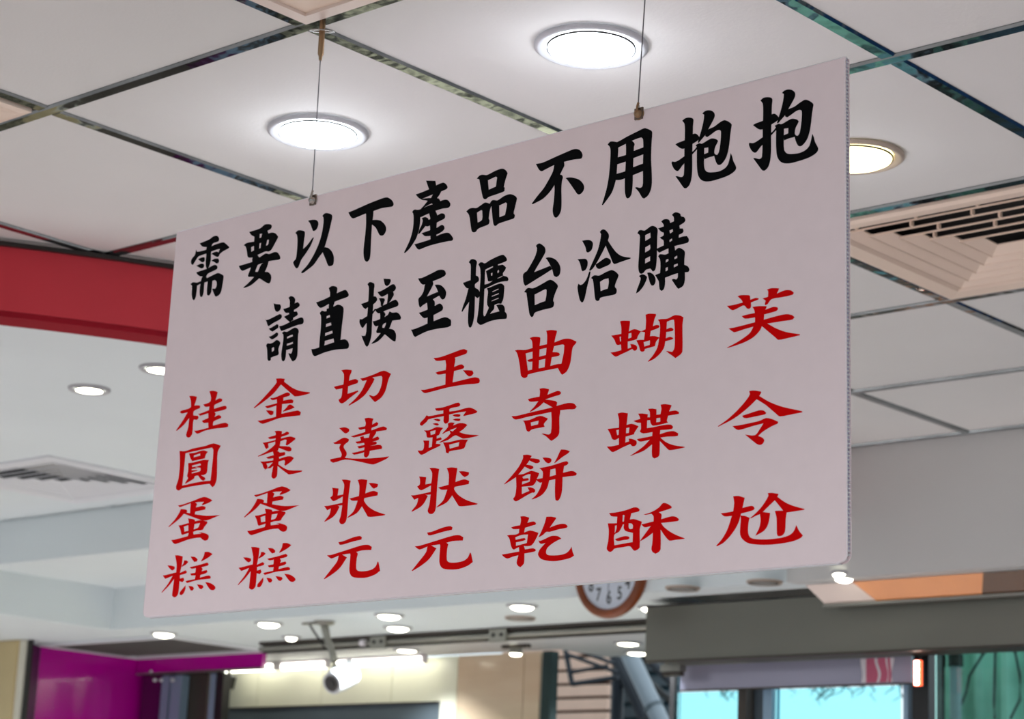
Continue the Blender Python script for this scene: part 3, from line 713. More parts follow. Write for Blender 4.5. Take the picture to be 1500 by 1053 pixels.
140 792 190 790 260 760 325 768 300 800 285 835 262 845 262 872 300 858 312 875 300 885 262 895 255 920 300 925 295 940 200 985 120 1028 95 1015 78 985 120 985 135 970 140 920 132 890 190 890 185 960 215 950 222 860 175 862 165 850 160 815
h 200 802 252 790 245 825 205 838
370 725 400 715 435 720 420 745 480 722 530 725 558 740 520 780 480 808 540 828 670 838 640 850 520 872 480 855 440 840 370 885 290 912 290 905 360 860 395 820 385 795 350 810 318 828 318 820 370 760
h 388 790 455 765 440 780 415 802
322 908 380 905 490 880 565 882 545 915 525 965 430 985 385 995 375 1015 350 1005 345 960
h 382 930 480 905 472 945 388 968
# 曲 740 478 11.704
165 415 220 402 345 405 470 370 460 250 420 200 480 180 590 185 605 205 592 335 715 305 720 150 705 75 790 62 885 72 888 100 865 180 845 275 1010 215 1120 215 1225 262 1215 290 1160 360 1135 520 1120 620 1090 710 1050 780 980 830 950 800 905 715 700 755 395 825 380 865 340 885 300 875 270 840 255 700 225 530 200 450
h 352 465 470 432 470 550 382 575 390 600 420 608 468 605 462 740 390 758 375 640
h 592 395 710 370 700 490 585 520
h 582 580 690 555 678 700 575 720
h 840 340 990 310 1015 325 1005 450 965 640 880 650 775 680 800 530 920 505 940 480 915 450 815 440
# 奇 740 565 11.704
590 50 660 40 750 58 752 75 725 155 890 90 940 95 962 125 935 155 850 180 690 235 860 260 895 290 880 345 1080 295 1180 305 1228 360 1190 400 1080 405 945 420 945 450 930 550 930 800 900 870 800 945 770 930 700 865 628 825 650 818 750 835 785 800 798 600 790 450 600 490 400 530 190 580 140 560 108 520 200 515 425 460 640 410 815 370 660 285 580 360 440 445 422 438 500 360 570 265 450 275 415 265 390 232 440 215 590 185 598 100
295 598 420 585 600 515 730 558 725 580 665 655 680 705 600 720 460 750 410 790 370 770 345 680 325 620
h 440 630 575 598 565 660 448 690
# 餅 735 660 11.704
365 75 440 68 512 85 510 105 490 130 570 135 645 150 658 190 620 215 570 212 475 170 425 240 490 250 540 268 545 300 495 322 455 305 395 275 285 412 370 400 450 365 515 345 640 385 635 415 600 490 700 470 705 370 680 330 642 298 700 290 840 260 970 220 1080 185 1125 185 1145 215 1120 245 1070 265 1052 380 1190 348 1250 360 1288 395 1270 425 1160 440 1045 455 1035 680 1010 790 975 850 945 858 920 840 912 650 918 488 815 510 780 640 700 750 600 810 520 838 512 830 590 760 655 650 692 545 650 548 595 505 590 530 545 590 500 605 345 620 345 745 400 720 475 690 440 630 500 630 560 655 575 690 555 720 520 720 400 785 300 845 245 870 215 855 195 825 230 770 250 620 245 455 130 530 45 580 40 572 150 455 290 280 365 130
h 355 450 440 410 495 402 480 530 350 580 350 555 355 528 460 510 465 485 450 472 370 480
h 835 325 920 305 928 415 825 445
698 120 760 118 835 132 855 160 840 200 800 218 755 195
1000 10 1020 -20 1100 -15 1170 10 1140 45 1040 110 910 215 900 212 950 120
# 乾 735 750 11.704
320 75 390 70 472 95 470 110 440 185 550 160 590 190 580 215 520 232 400 270 385 350 490 315 630 355 620 390 560 510 510 570 440 585 380 580 400 640 530 620 575 635 585 660 560 678 390 710 385 870 360 910 320 945 280 920 255 870 285 742 190 765 100 797 40 770 0 728 80 715 300 675 295 600 245 625 210 645 180 625 155 560 130 450 90 400 150 390 240 385 295 360 300 290 200 292 160 262 230 240 315 225 330 140
h 235 432 350 390 450 385 430 530 245 580 245 518 360 495 410 475 405 455 380 445 240 475
765 80 850 78 935 95 930 115 870 200 825 265 940 220 1040 200 1100 210 1132 245 1110 270 980 295 820 340 765 340 710 390 640 430 632 425 680 330 740 180
628 485 660 492 730 465 850 410 960 412 1025 455 950 490 860 545 780 620 760 690 780 730 850 742 1000 735 1110 700 1170 640 1198 590 1215 680 1242 745 1180 785 1050 820 900 842 760 830 670 800 625 740 625 700 660 630 750 530 680 545 650 530
# 蝴 885 450 11.538
270 240 300 228 430 228 440 245 418 410 500 370 560 378 625 405 700 370 708 220 700 125 760 108 870 112 880 130 855 190 825 320 880 300 925 305 938 325 920 350 790 400 775 490 850 485 935 512 945 400 945 300 935 250 908 212 960 200 1070 192 1190 135 1290 142 1342 170 1325 300 1325 740 1290 800 1205 860 1180 840 1110 790 1048 742 1070 740 1150 755 1185 700 1195 560 1190 300 1180 210 1150 212 1062 245 1055 370 1130 345 1175 370 1160 400 1052 418 1042 525 1110 500 1170 520 1160 540 1035 575 1015 680 950 780 850 870 745 922 738 915 820 820 900 680 930 520 880 580 858 660 780 680 690 705 680 740 645 752 610 735 590 660 545 560 605 550 675 550 690 425 650 415 620 410 570 490 550 540 400 580 400 700 460 680 442 620 510 630 550 655 560 690 545 725 510 735 475 705 400 745 280 800 205 835 165 820 108 765 180 755 290 725 285 630 235 638 205 625 175 550 120 480 210 465 290 450 290 330
h 415 445 460 432 462 510 408 530
h 668 590 775 560 772 635 680 665
h 262 500 285 495 285 575 270 580
# 蝶 885 585 11.084
220 228 290 212 385 225 385 245 365 415 450 395 560 435 545 460 490 545 490 565 350 605 345 700 405 680 400 635 450 640 520 670 530 710 510 750 460 760 425 725 300 780 150 855 115 845 42 765 130 760 240 735 240 625 200 650 165 658 130 640 100 560 55 480 130 470 240 460 242 330
h 360 465 412 455 400 545 355 550
h 198 500 240 490 235 575 212 580
550 230 620 228 710 240 705 290 745 290 740 200 712 155 780 148 850 158 850 250 915 240 930 150 918 85 990 75 1095 92 1090 115 1055 195 1160 180 1215 205 1215 235 1040 265 1020 350 1040 375 950 400 800 428 770 410 755 380 745 335 700 340 695 465 800 450 940 420 1080 408 1122 445 1100 480 915 498 905 565 1030 525 1130 515 1205 550 1200 590 1150 600 1020 605 915 620 1000 690 1120 740 1310 770 1310 780 1180 808 1065 825 1030 805 905 675 900 890 880 930 820 960 785 935 775 880 778 730 650 830 530 880 430 918 425 912 520 850 640 760 740 655 600 685 560 675 530 645 600 630 780 595 785 530 650 552 600 540 578 515 598 480 595 380 540 378 475 350 585 315 578 280
h 850 305 912 298 912 360 848 372
# 酥 880 728 11.446
140 268 250 258 420 220 560 172 620 178 655 210 640 240 515 272 490 375 560 368 690 412 685 440 655 540 655 840 620 880 570 900 540 880 490 825 380 840 230 865 195 905 155 920 115 895 100 855 125 740 135 560 118 440 200 440 270 438 278 330 180 320
h 372 300 400 300 388 412 365 412
h 240 480 270 475 262 540 235 610
h 375 455 390 460 385 520 420 570 540 600 535 755 470 765 230 808 228 635 310 580 355 500
h 470 440 520 445 540 480 535 530 490 535 470 510
240 705 310 680 400 655 470 662 485 690 460 710 380 722 300 738 262 730
1045 100 1110 108 1190 160 1190 185 1120 210 975 255 1020 290 1015 370 1190 322 1260 330 1315 370 1300 398 1240 410 1015 435 1060 500 1180 590 1290 645 1408 690 1400 700 1250 718 1160 732 1120 705 1060 630 1005 545 1005 870 975 920 920 950 870 920 850 870 865 780 875 600 760 685 660 742 660 735 740 620 840 485 740 508 680 460 885 408 885 320 850 280 760 298 720 292 800 270 900 225 980 170
# 芙 1045 415 10.324
365 195 420 178 530 178 555 190 560 248 640 220 690 228 680 245 570 290 568 360 545 385 510 380 480 345 450 335 300 408 250 385 205 340 290 330 445 290 425 250
810 95 880 72 995 75 990 95 960 155 1080 105 1170 105 1218 140 1200 172 1040 210 880 240 820 315 785 330 778 320 790 262 745 228 825 205 828 120
590 358 680 345 805 345 802 370 785 400 910 355 970 362 980 390 950 420 770 470 765 548 940 500 1100 465 1190 480 1230 512 1195 548 1060 570 820 608 950 680 1100 735 1310 770 1310 785 1140 825 985 855 940 820 735 648 700 720 600 820 450 900 215 978 205 972 350 895 480 810 560 740 605 655 450 700 320 740 280 720 230 682 330 665 630 588 630 515 480 535 428 495 520 470 628 448 615 395
# 令 1045 562 10.324
542 110 620 102 725 120 722 140 695 185 850 275 1050 350 1340 415 1350 432 1180 465 1005 495 950 455 790 320 655 235 560 330 420 450 280 545 75 650 68 642 200 550 350 415 480 270 550 165
435 485 540 450 690 403 760 405 800 440 785 462 640 495 500 522 455 512
290 640 380 630 600 585 700 560 800 518 890 535 980 575 975 600 880 645 750 725 680 790 740 815 770 850 760 890 730 920 690 925 640 900 480 768 630 778 700 690 758 600 600 640 390 700 340 685
# 尬 1045 712 10.324
300 155 380 148 475 175 470 200 440 330 570 298 610 310 625 340 600 365 420 415 385 540 330 650 250 760 150 860 55 910 42 902 130 800 210 660 280 450 170 458 110 410 200 400 300 380 315 250
410 445 480 450 550 480 535 540 525 640 530 720 560 775 640 800 800 805 1000 785 1140 745 1210 690 1255 590 1300 680 1355 745 1320 785 1200 835 1000 872 800 888 640 882 520 860 440 800 405 730 408 600 415 500
825 105 880 100 985 118 980 140 968 160 1080 240 1200 295 1380 345 1375 358 1250 378 1110 400 1095 500 1085 680 1050 740 1000 758 970 745 960 700 955 480 930 375 990 370 1055 370 1000 300 930 215 850 290 750 390 860 405 850 480 820 600 760 680 640 750 638 742 690 640 715 520 705 425 640 450 570 488 560 480 640 410 740 300 830 150
"""
def catmull(pts, sub=3, sharp=58):
    n = len(pts); out = []
    P = [Vector(p) for p in pts]
    def corner(i):
        a = P[i]-P[i-1]; b = P[(i+1)%n]-P[i]
        if a.length < 1e-6 or b.length < 1e-6: return True
        return abs(a.angle_signed(b)) > radians(sharp)
    C = [corner(i) for i in range(n)]
    for i in range(n):
        p0, p1, p2, p3 = P[i-1], P[i], P[(i+1)%n], P[(i+2)%n]
        L = (p2-p1).length
        t1 = Vector((0,0)) if C[i] else (p2-p0).normalized()*L*.9
        t2 = Vector((0,0)) if C[(i+1)%n] else (p3-p1).normalized()*L*.9
        if C[i]: t1 = (p2-p1)*.9
        if C[(i+1)%n]: t2 = (p2-p1)*.9
        for k in range(sub):
            t = k/sub; t2_, t3_ = t*t, t*t*t
            out.append((2*t3_-3*t2_+1)*p1 + (t3_-2*t2_+t)*t1 + (-2*t3_+3*t2_)*p2 + (t3_-t2_)*t2)
    return out
def parse():
    chars = []
    for ln in GLYPHS.strip().splitlines():
        w = ln.split()
        if w[0] == '#':
            chars.append([w[1], float(w[2]), float(w[3]), float(w[4]), []]); continue
        hole = w[0] == 'h'
        if hole: w = w[1:]
        x0, y0, s = chars[-1][1:4]
        pts = [(x0+float(w[k])/s, y0+float(w[k+1])/s) for k in range(0, len(w)-1, 2)]
        if hole: chars[-1][4][-1].append(pts)
        else: chars[-1][4].append([pts])
    return [(c[0], c[4]) for c in chars]
def affine(src, dst):
    # least-squares affine map from the four landmark pairs
    import numpy as np
    A = np.array([[x,y,1] for x,y in src]); B = np.array(dst)
    K = np.linalg.lstsq(A, B, rcond=None)[0]
    return lambda p: tuple(np.array([p[0],p[1],1])@K)
def character(name, polys, mat, label):
    m = MB(); z = .00015
    for poly in polys:
        loops = [[Vector((*on_sign(*q), 0)) for q in catmull(l)] for l in poly]
        tris = tessellate_polygon(loops)
        flat = [p for l in loops for p in l]
        vs = [(p.x, p.y, z) for p in flat]; fs = []
        for t in tris:
            a, b, c = [flat[i] for i in t]
            if (b-a).cross(c-a).z < 0: t = (t[0], t[2], t[1])
            fs.append(tuple(t))
        m.add(vs, fs); z += .000006
    return tag(m.build(name, mat, sign), label)
chars = parse()
by = {}
for k, (ch, polys) in enumerate(chars):
    by[ch] = polys
    black = k < 17
    character('printed_character', polys, M['black_vinyl'] if black else M['red_vinyl'], ('black' if black else 'red')+' printed character '+ch)
S = lambda x0,y0,s,l: [(x0+x/s, y0+y/s) for x,y in l]
for ch, src, dst in [
    ('抱', S(980,158,8.49,[(82,852),(570,105),(835,740),(175,130),(520,912)]), S(1092,128,8.49,[(100,880),(620,100),(908,765),(195,135),(560,942)])),
    ('蛋', S(230,722,6.581,[(112,328),(612,212),(180,492),(460,38)]), S(340,705,6.581,[(118,348),(650,230),(190,518),(485,48)])),
    ('糕', S(230,722,6.581,[(45,962),(565,915),(168,1005),(470,568)]), S(340,705,6.581,[(55,1000),(612,945),(190,1045),(500,595)])),
    ('狀', S(465,693,6.581,[(68,470),(652,398),(238,492),(238,62)]), S(595,680,6.581,[(52,460),(687,380),(240,478),(228,35)])),
    ('元', S(465,693,6.581,[(65,1023),(605,945),(410,608),(582,850)]), S(595,680,6.581,[(57,1030),(642,945),(425,598),(618,850)]))]:
    f = affine(src, dst)
    polys = [[[f(p) for p in l] for l in poly] for poly in by[ch]]
    black = ch == '抱'
    character('printed_character', polys, M['black_vinyl'] if black else M['red_vinyl'], ('black' if black else 'red')+' printed character '+ch+' (its second appearance)')
# small smudges on the board stay out; wire clips on the top edge
for px, py, mt in ((460,288,'steel'), (937,161,'brass')):
    x, y = on_sign(px, py)
    cl = MB()
    cl.lathe([(.0005,.0075),(.0035,.007),(.0052,.0045),(.0055,.0012),(.0075,.001),(.0075,.0003)], 16, (x, y-.006, 0))
    cl.tube([(x, y-.006, .0045),(x, y+.002, .005),(x+.0005, y+.008, .0035)], .0016, 8)
    o = cl.build('wire_clip', M[mt], sign)
    MB().prism([(x-.0062,y-.0125),(x+.0058,y-.0125),(x+.0065,y+.002),(x-.0065,y+.002)], .0002, .0024).build('clip_plate', M['clip_dark'], sign)
# suspension wires
def wire(A, Cc, anchor, label, sleeve):
    base = Vector(A)+Vector((0,0,EYE))
    r = empty('suspension_wire', base, label, 'wire', 'sign wires', rz=0)
    d = Vector(Cc)-Vector(A)
    dn = d.normalized()
    MB().tube([(0,0,-.004), d], .00085, 8).build('cable', M['wire'], r)
    if sleeve:
        MB().tube([Vector((0,0,0)), dn*.052, dn*.056, dn*.062], [.0045,.0045,.0028,.0022], 12).build('anchor_sleeve', M['brass'], r)
        t = []
        for k in range(25):
            a = 2*pi*k/24; t.append((.018*cos(a), .012*sin(a), -.016+.003*sin(a)))
        MB().tube(t, .0012, 6, False).build('anchor_loop', M['steel'], r)
    else:
        MB().tube([Vector((0,0,0)), dn*.04, dn*.05], [.0045,.0045,.002], 12).build('anchor_sleeve', M['brass'], r)
    MB().tube([d*.985, d*1.0], .0022, 8).build('crimp', M['steel'], r)
def onp(px, py):
    x, y = on_sign(px, py); return SB+SX*x+SZ*y+SN*.0035
wire((-0.29373,2.93949,ZC-.004), onp(460,288), None, 'thin steel wire holding the left part of the sign, brass anchor at the strip crossing', True)
wire((0.14995,2.56542,ZC-.004), onp(937,160), None, 'thin steel wire holding the right part of the sign, leaving the top of the frame', False)

# ---------------------------------------------------------------- wall clock on the bulkhead
u, v, z = at_v(890, 840, VB-.028)
D = (ray(890,840)*(v/(-SY*ray(890,840).x+CY*ray(890,840).y))).length
RC = 66.0/FPX*D*.985
clock = empty('wall_clock', G(u, VB, z), 'round wall clock with brown wooden rim, mostly hidden by the lower edge of the sign', 'clock')
ROTF = (pi/2, 0, 0)                            # lathe axis turned to face the room
MB().lathe([(RC*.80,.0),(RC*.985,.002),(RC,.010),(RC*.99,.020),(RC*.94,.030),(RC*.88,.033),(RC*.82,.028),(RC*.79,.020)], 72).build('rim', M['clock_wood'], clock, rot=ROTF)
MB().disc(RC*.80, .018, 72).build('face', M['clock_face'], clock, rot=ROTF)
for h in range(1, 13):
    cu = bpy.data.curves.new('numeral', 'FONT'); cu.body = str(h); cu.size = RC*.37; cu.align_x = 'CENTER'; cu.align_y = 'CENTER'; cu.space_character = .85
    cu.offset = .0012
    to = bpy.data.objects.new('tmp', cu); COL.objects.link(to)
    me = bpy.data.meshes.new_from_object(to.evaluated_get(bpy.context.evaluated_depsgraph_get()))
    bpy.data.objects.remove(to); me.materials.clear(); me.materials.append(M['ink']); me.name = 'numeral'
    a = pi/2 - 2*pi*h/12
    o = link('numeral', me, clock, (RC*.61*cos(a), -.0184, RC*.61*sin(a)+RC*.07), rot=ROTF); o.scale = (.8, 1.1, 1)
mk = MB()
mk.box((-.0008,-.0196,-RC*.40), (.0008,-.0190,RC*.04)); mk.build('minute_hand', M['ink'], clock, rot=(0, radians(4), 0))
mk = MB(); mk.box((-.0016,-.0192,-RC*.02), (.0016,-.0186,RC*.32)); mk.build('hour_hand', M['ink'], clock, rot=(0, radians(60), 0))

# ---------------------------------------------------------------- pelmet under the bulkhead, its mirror reflections painted as colour sections
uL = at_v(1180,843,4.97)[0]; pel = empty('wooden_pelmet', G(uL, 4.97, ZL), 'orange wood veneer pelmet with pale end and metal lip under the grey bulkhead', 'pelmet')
def slant(x0, x1, x0b, x1b, name, mat, zt=-.002, zb=-.052, y0=0, y1=.045, t=.006):
    m = MB()
    m.add([(x0,y0,zt),(x1,y0,zt),(x1b,y1,zb),(x0b,y1,zb),(x0,y0+t,zt),(x1,y0+t,zt),(x1b,y1+t,zb),(x0b,y1+t,zb)],
          [(0,3,2,1),(4,5,6,7),(0,1,5,4),(1,2,6,5),(2,3,7,6),(3,0,4,7)])
    return m.build(name, mat, pel)
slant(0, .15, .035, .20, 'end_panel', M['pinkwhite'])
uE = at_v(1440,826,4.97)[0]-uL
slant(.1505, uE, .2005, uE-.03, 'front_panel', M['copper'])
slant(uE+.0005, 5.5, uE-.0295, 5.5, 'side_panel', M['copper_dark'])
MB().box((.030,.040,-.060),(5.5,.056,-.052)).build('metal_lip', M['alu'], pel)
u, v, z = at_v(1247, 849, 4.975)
lp = empty('pelmet_lamp', G(u, v-.040, z+.008), 'round white lamp set at the top of the orange veneer pelmet', 'ceiling lamp')  # glowing disc added for the downlight mirrored in the panel
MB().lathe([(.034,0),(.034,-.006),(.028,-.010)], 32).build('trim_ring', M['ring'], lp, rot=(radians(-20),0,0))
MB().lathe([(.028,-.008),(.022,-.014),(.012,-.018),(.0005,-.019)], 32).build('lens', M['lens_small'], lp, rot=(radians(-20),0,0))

# ---------------------------------------------------------------- brushed steel door operator cover
uB = at_v(946,930,5.06)[0]
beam = empty('steel_door_header', G(uB, 5.06, .672), 'wide brushed steel cover above the glass doors, lower right', 'door header')
MB().box((0,0,0), (UR-uB-.02,.012,.157)).build('front_cover', M['steel_beam'], beam)
MB().box((0,.0125,.004), (UR-uB-.02,.18,.153)).build('housing', M['brown'], beam)
MB().box((0,-.004,-.006), (UR-uB-.02,.012,-.0005)).build('lower_edge', M['brown'], beam)
MB().box((.0,-.002,.1575), (UR-uB-.02,.02,.162)).build('upper_edge', M['black'], beam)

# glass doors below the header
VG = 5.20
def zat(px, py, v): return at_v(px, py, v)[2]
def uat(px, py, v): return at_v(px, py, v)[0]
dh = empty('door_head_panel', G(uat(997,985,VG), VG, .55), 'lilac glass transom panel with a pink wave print under the steel header', 'transom panel')
wd = uat(1335,985,VG)-uat(997,985,VG)
z0 = zat(1166,1005,VG)-.55; z1 = .672-.55
MB().box((0,0,z0), (wd,.012,z1-.001)).build('glass_panel', M['mirror_lilac'], dh)
MB().box((0,-.002,z0-.004), (wd,.014,z0-.0003)).build('bottom_trim', M['brown'], dh)
def strip(px0, px1, wav, mat, name, off):
    m = MB(); n = 10; h = z1-z0-.006
    a0 = uat(px0,985,VG)-uat(997,985,VG); a1 = uat(px1,985,VG)-uat(997,985,VG)
    L_ = [(a0+wav[0]*sin(k/n*pi*1.6), z0+.003+h*k/n) for k in range(n+1)]
    R_ = [(a1+wav[1]*sin(k/n*pi*1.6), z0+.003+h*k/n) for k in range(n+1)]
    m.add([(x,-off,zz) for x,zz in L_]+[(x,-off,zz) for x,zz in R_], [(k, n+1+k, n+2+k, k+1) for k in range(n)])
    m.build(name, mat, dh)
strip(1262, 1308, (.003,-.004), M['white_print'], 'print_ground', .0006)
strip(1269, 1284, (0,.006), M['pink_print'], 'pink_wave', .0010)
strip(1288, 1299, (.006,.004), M['pink_print'], 'pink_wave', .0010)
strip(1301, 1305, (.002,.002), M['pink_print'], 'pink_wave', .0010)

def post(name, px0, px1, v, mat, zt, label, cat, zb=-EYE, d=.04, py=1010):
    a, b = uat(px0,py,v), uat(px1,py,v)
    r = empty(name, G(a, v, zb), label, cat)
    MB().box((0,0,0), (b-a,d,zt-zb)).build('shaft', mat, r)
    MB().box((-.001,-.001,0), (b-a+.001,d+.001,.06)).build('foot_plate', M['alu'], r)
    return r
VD = 5.26
post('door_post', 981, 988, VD, M['black'], .66, 'dark narrow door post at the left end of the lilac glass transom', 'door post', d=.012)
post('door_post', 1081, 1093, VD, M['brown'], .605, 'dark door post between the two bright panes under the lilac transom', 'door post')
post('door_post', 1094, 1118, VD+.05, M['slate'], .63, 'slate grey door stile beside the dark post under the transom', 'door post')
post('door_post', 1118, 1131, VD, M['blue_alu'], .605, 'pale blue aluminium stile left of the wide bright pane', 'door post')
post('door_post', 1323, 1330, VD, M['blue_alu'], .605, 'blue aluminium stile at the right end of the wide bright pane', 'door post')
post('door_post', 1336, 1360, VD, M['black'], .71, 'black post below the red light strip', 'door post')
post('door_post', 1362, 1369, VD+.06, M['black'], .71, 'thin black post right of the red light strip', 'door post')
def pane(px0, px1, v, zt, mat, label, py=1020, zb=-EYE+.02):
    a, b = uat(px0,py,v), uat(px1,py,v)
    r = empty('glass_door', G(a, v, zb), label, 'glass door')
    MB().box((.0,0,0), (b-a,.008,zt-zb)).build('pane', mat, r)
    MB().box((.0,-.006,0), (b-a,.014,.08)).build('bottom_rail', M['alu'], r)
    return r
pane(993, 1079, VD+.012, .60, M['glass_cyan'], 'bright cyan glass pane left of the door posts')
pane(1136, 1318, VD+.012, .60, M['glass_cyan'], 'wide bright cyan glass pane under the pink wave print')
pane(1370, 1560, VD+.012, .71, M['glass_green'], 'green tinted glass pane at the right edge')
# door closer arm at the left end of the transom
cl = empty('door_closer', G(uat(967,972,5.12), 5.12, .62), 'small metal door closer at the lower left corner of the steel header', 'door closer')
a = uat(996,972,5.12)-uat(967,972,5.12)
MB().box((0,0,.026), (a,.03,.046)).build('body', M['alu'], cl)
MB().box((.004,.004,.013), (a-.004,.026,.0255)).build('lower_body', M['brown'], cl)
MB().tube([(.01,.015,.046),(.01,.015,.052)], .006, 10).build('spindle', M['alu'], cl)
# red light strip
a = uat(1343,985,5.17)
led = empty('light_strip', G(a, 5.17, .56), 'short vertical red edged light strip below the steel header', 'light strip')
zt, zb = zat(1343,967,5.17)-.56, zat(1343,1004,5.17)-.56
MB().box((-.010,.0,zb), (.010,.012,zt)).build('housing', M['led_red'], led)
MB().box((-.012,.0121,zb-.002), (.012,.0145,zt+.002)).build('back_plate', M['black'], led)  # added to keep the strip's glow from reflecting in the pane behind
MB().box((-.0015,.0146,zt), (.0015,.018,.112)).build('hanger', M['black'], led)
for k in range(4):
    zc = zb+(zt-zb)*(k+.5)/4
    MB().box((-.0065,-.002,zc-(zt-zb)*.10), (.0065,-.0002,zc+(zt-zb)*.10)).build('light_segment', M['led_core'], led)

# ---------------------------------------------------------------- sliding track along the soffit
VT = 5.42
tl, tr = uat(385,950,VT), uB+.05
zt = ZL
trk = empty('sliding_track', G(tl, VT, zt), 'grey metal sliding door track under the far edge of the white soffit', 'track')
Lk = tr-tl
MB().box((.0,-.02,-.012), (Lk,.03,-.0005)).build('top_channel', M['brown'], trk)
MB().tube([(-.0,-.012,-.026),(Lk-.06,-.012,-.026)], .0095, 12).build('rail_tube', M['alu'], trk)
MB().box((.0,.0,-.040), (Lk,.02,-.0125)).build('rear_channel', M['dark_gap'], trk)
for px in (562, 737):
    x = uat(px, 940, VT)-tl
    b = MB().box((-.038,-.030,-.050), (.038,-.0225,-.006)).build('roller_bracket', M['alu'], trk, (x,0,0))
    for q in (-.018, .018):
        MB().lathe([(.0005,.004),(.006,.004),(.0065,0)], 14).build('bolt', M['black'], b, (q,-.030,-.026), rot=(pi/2,0,0))
x = uat(541, 940, VT)-tl
MB().tube([(x,-.02,-.026),(x-.02,-.02,-.026)], .012, 14).build('end_cap', M['white_print'], trk)

# shop front canopy beyond the track with its lamps
slab('ceiling_canopy', M['bulk'], rect(UL, -3.99, VF+.02, 5.99), ZL, ZL+.02)
slab('ceiling_canopy', M['bulk'], rect(-5.15, -3.99, 5.99, 6.25), ZL, ZL+.02)
for px, py, lb in [(920,941,'small lit spot lamp left of the steel header, nearer of two'), (934,955,'small lit spot lamp left of the steel header, farther of two'),
                   (596,951,'small lit spot lamp at the right end of the row of lit tubes')]:
    u, v, z = at_z(px, py, ZL)
    downlight(u, v, z, .05, .036, lb, M['lens_small'], M['ring'], 8, (.9,.96,1), .006)
u, v, z = at_z(756, 944, ZL)
sp = empty('track_spotlight', G(u, v, z), 'small swivel spotlight between dark brackets below the track', 'spotlight')
MB().box((-.06,-.012,-.012), (.06,.012,-.0005)).build('bracket', M['brown'], sp)
MB().lathe([(.022,-.0125),(.026,-.030),(.024,-.034)], 24).build('head', M['alu'], sp)
MB().lathe([(.0235,-.033),(.016,-.040),(.0005,-.042)], 24).build('lens', M['lens_small'], sp)
# fluorescent tubes
for (a, b, lb) in [(330,404,'lit tube lamp, leftmost of the row above the cream shop panels'), (413,480,'lit tube lamp in the middle of the row, behind the camera arm'), (493,622,'longest lit tube lamp, right end of the row above the cream shop panels')]:
    v = 5.93; ya = 981-(a-330)*.056; yb = 981-(b-330)*.056
    ua, ub = uat(a,ya,v), uat(b,yb,v)
    t = empty('tube_lamp', G((ua+ub)/2, v, ZL), lb, 'tube lamp')
    h = (ub-ua)/2
    MB().box((-h,-.016,-.010), (h,.016,-.0005)).build('batten', M['white_print'], t)
    MB().tube([(-h+.006,0,-.024),(h-.006,0,-.024)], .0125, 14).build('tube', M['tube'], t)
    for s in (-1, 1): MB().box((s*h-.006,-.012,-.034), (s*h+.006,.012,-.0105)).build('lamp_holder', M['white_print'], t)

# ---------------------------------------------------------------- purple wall, column and posts at the far left
VPB = 5.58
pw = empty('purple_wall', G(UM, 5.0, -EYE), 'magenta glass wall panels at the lower left corner', 'wall panel')
MB().box((-.03,.0,0), (0,.69,1.995)).build('lower_cabinet', M['brown'], pw)  # unseen brown part added to keep purple out of the strip reflections
ys = [0.02, .14, .595]
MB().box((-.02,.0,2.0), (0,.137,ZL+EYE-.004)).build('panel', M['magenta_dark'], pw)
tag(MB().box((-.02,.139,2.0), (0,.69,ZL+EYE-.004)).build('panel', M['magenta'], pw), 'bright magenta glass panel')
MB().box((-.018,.1372,0), (-.002,.1388,ZL+EYE-.004)).build('joint', M['white_print'], pw)
VP = 5.62
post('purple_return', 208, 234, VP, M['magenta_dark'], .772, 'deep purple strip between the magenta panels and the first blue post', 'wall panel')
post('wall_cladding', 209, 322, VP+.09, M['brown'], .84, 'dark panel behind the blue grey posts', 'wall panel', d=.02)
mb = empty('magenta_band', G(UM+.01, VF, .785), 'dark magenta band above the glass door at the lower left', 'fascia')
wid = uat(385,965,VF)-UM-.012
MB().box((0,0,0), (wid,.02,ZL-.785-.001)).build('board', M['magenta'], mb)
MB().box((0,-.004,-.006), (wid,.02,-.0005)).build('lower_trim', M['alu'], mb)
post('wall_column', -30, 20, 4.98, M['tan'], ZL-.002, 'tan wall column cut off by the left edge', 'column', py=1000, d=.012)
post('column_strip', 20, 32, 4.99, M['tan_light'], ZL-.002, 'pale strip beside the tan column at the far left', 'column', py=1000, d=.012)
post('column_strip', 32, 40, 5.0, M['black'], ZL-.002, 'dark narrow strip between the tan column and the purple wall', 'column', py=1000, d=.012)
VP = 5.62
post('glass_post', 236, 247, VP, M['blue_alu'], .772, 'pale blue aluminium post right of the purple wall', 'door post')
post('glass_post', 250, 265, VP, M['blue_alu'], .772, 'wider blue grey aluminium post right of the purple wall', 'door post')
post('wall_cladding', 267, 304, VP+.045, M['brown'], .78, 'dark brown panel between the blue grey posts', 'wall panel')
post('glass_post', 307, 315, VP, M['blue_alu'], .772, 'thin blue grey post left of the black door frame', 'door post')
post('glass_post', 316, 326, VP, M['black'], .772, 'black door frame left of the cream shop panels', 'door post')
for px, py in ((223,984),(228,996),(237,996),(254,996)):
    u, v, z = at_v(px, py, VP-.005)
    s = empty('standoff_bolt', G(u, v, z), {984:'small chrome bolt, highest of the four beside the blue grey posts'}.get(py, {228:'small chrome bolt, leftmost of the lower three beside the posts',237:'small chrome bolt, middle of the lower three beside the posts',254:'small chrome bolt on the wider blue grey post'}[px if py==996 else 228]), 'bolt')
    MB().lathe([(.0005,.012),(.005,.011),(.0075,.006),(.0075,0)], 16).build('cap', M['camera_white'], s, rot=(pi/2,0,0))
    MB().tube([(0,0,0),(0,.012,0)], .004, 8).build('shank', M['steel'], s)
sk = empty('wall_speaker', G(uat(335,998,5.9), 5.9, zat(335,998,5.9)), 'small dark object at the left end of the lit tubes', 'speaker')
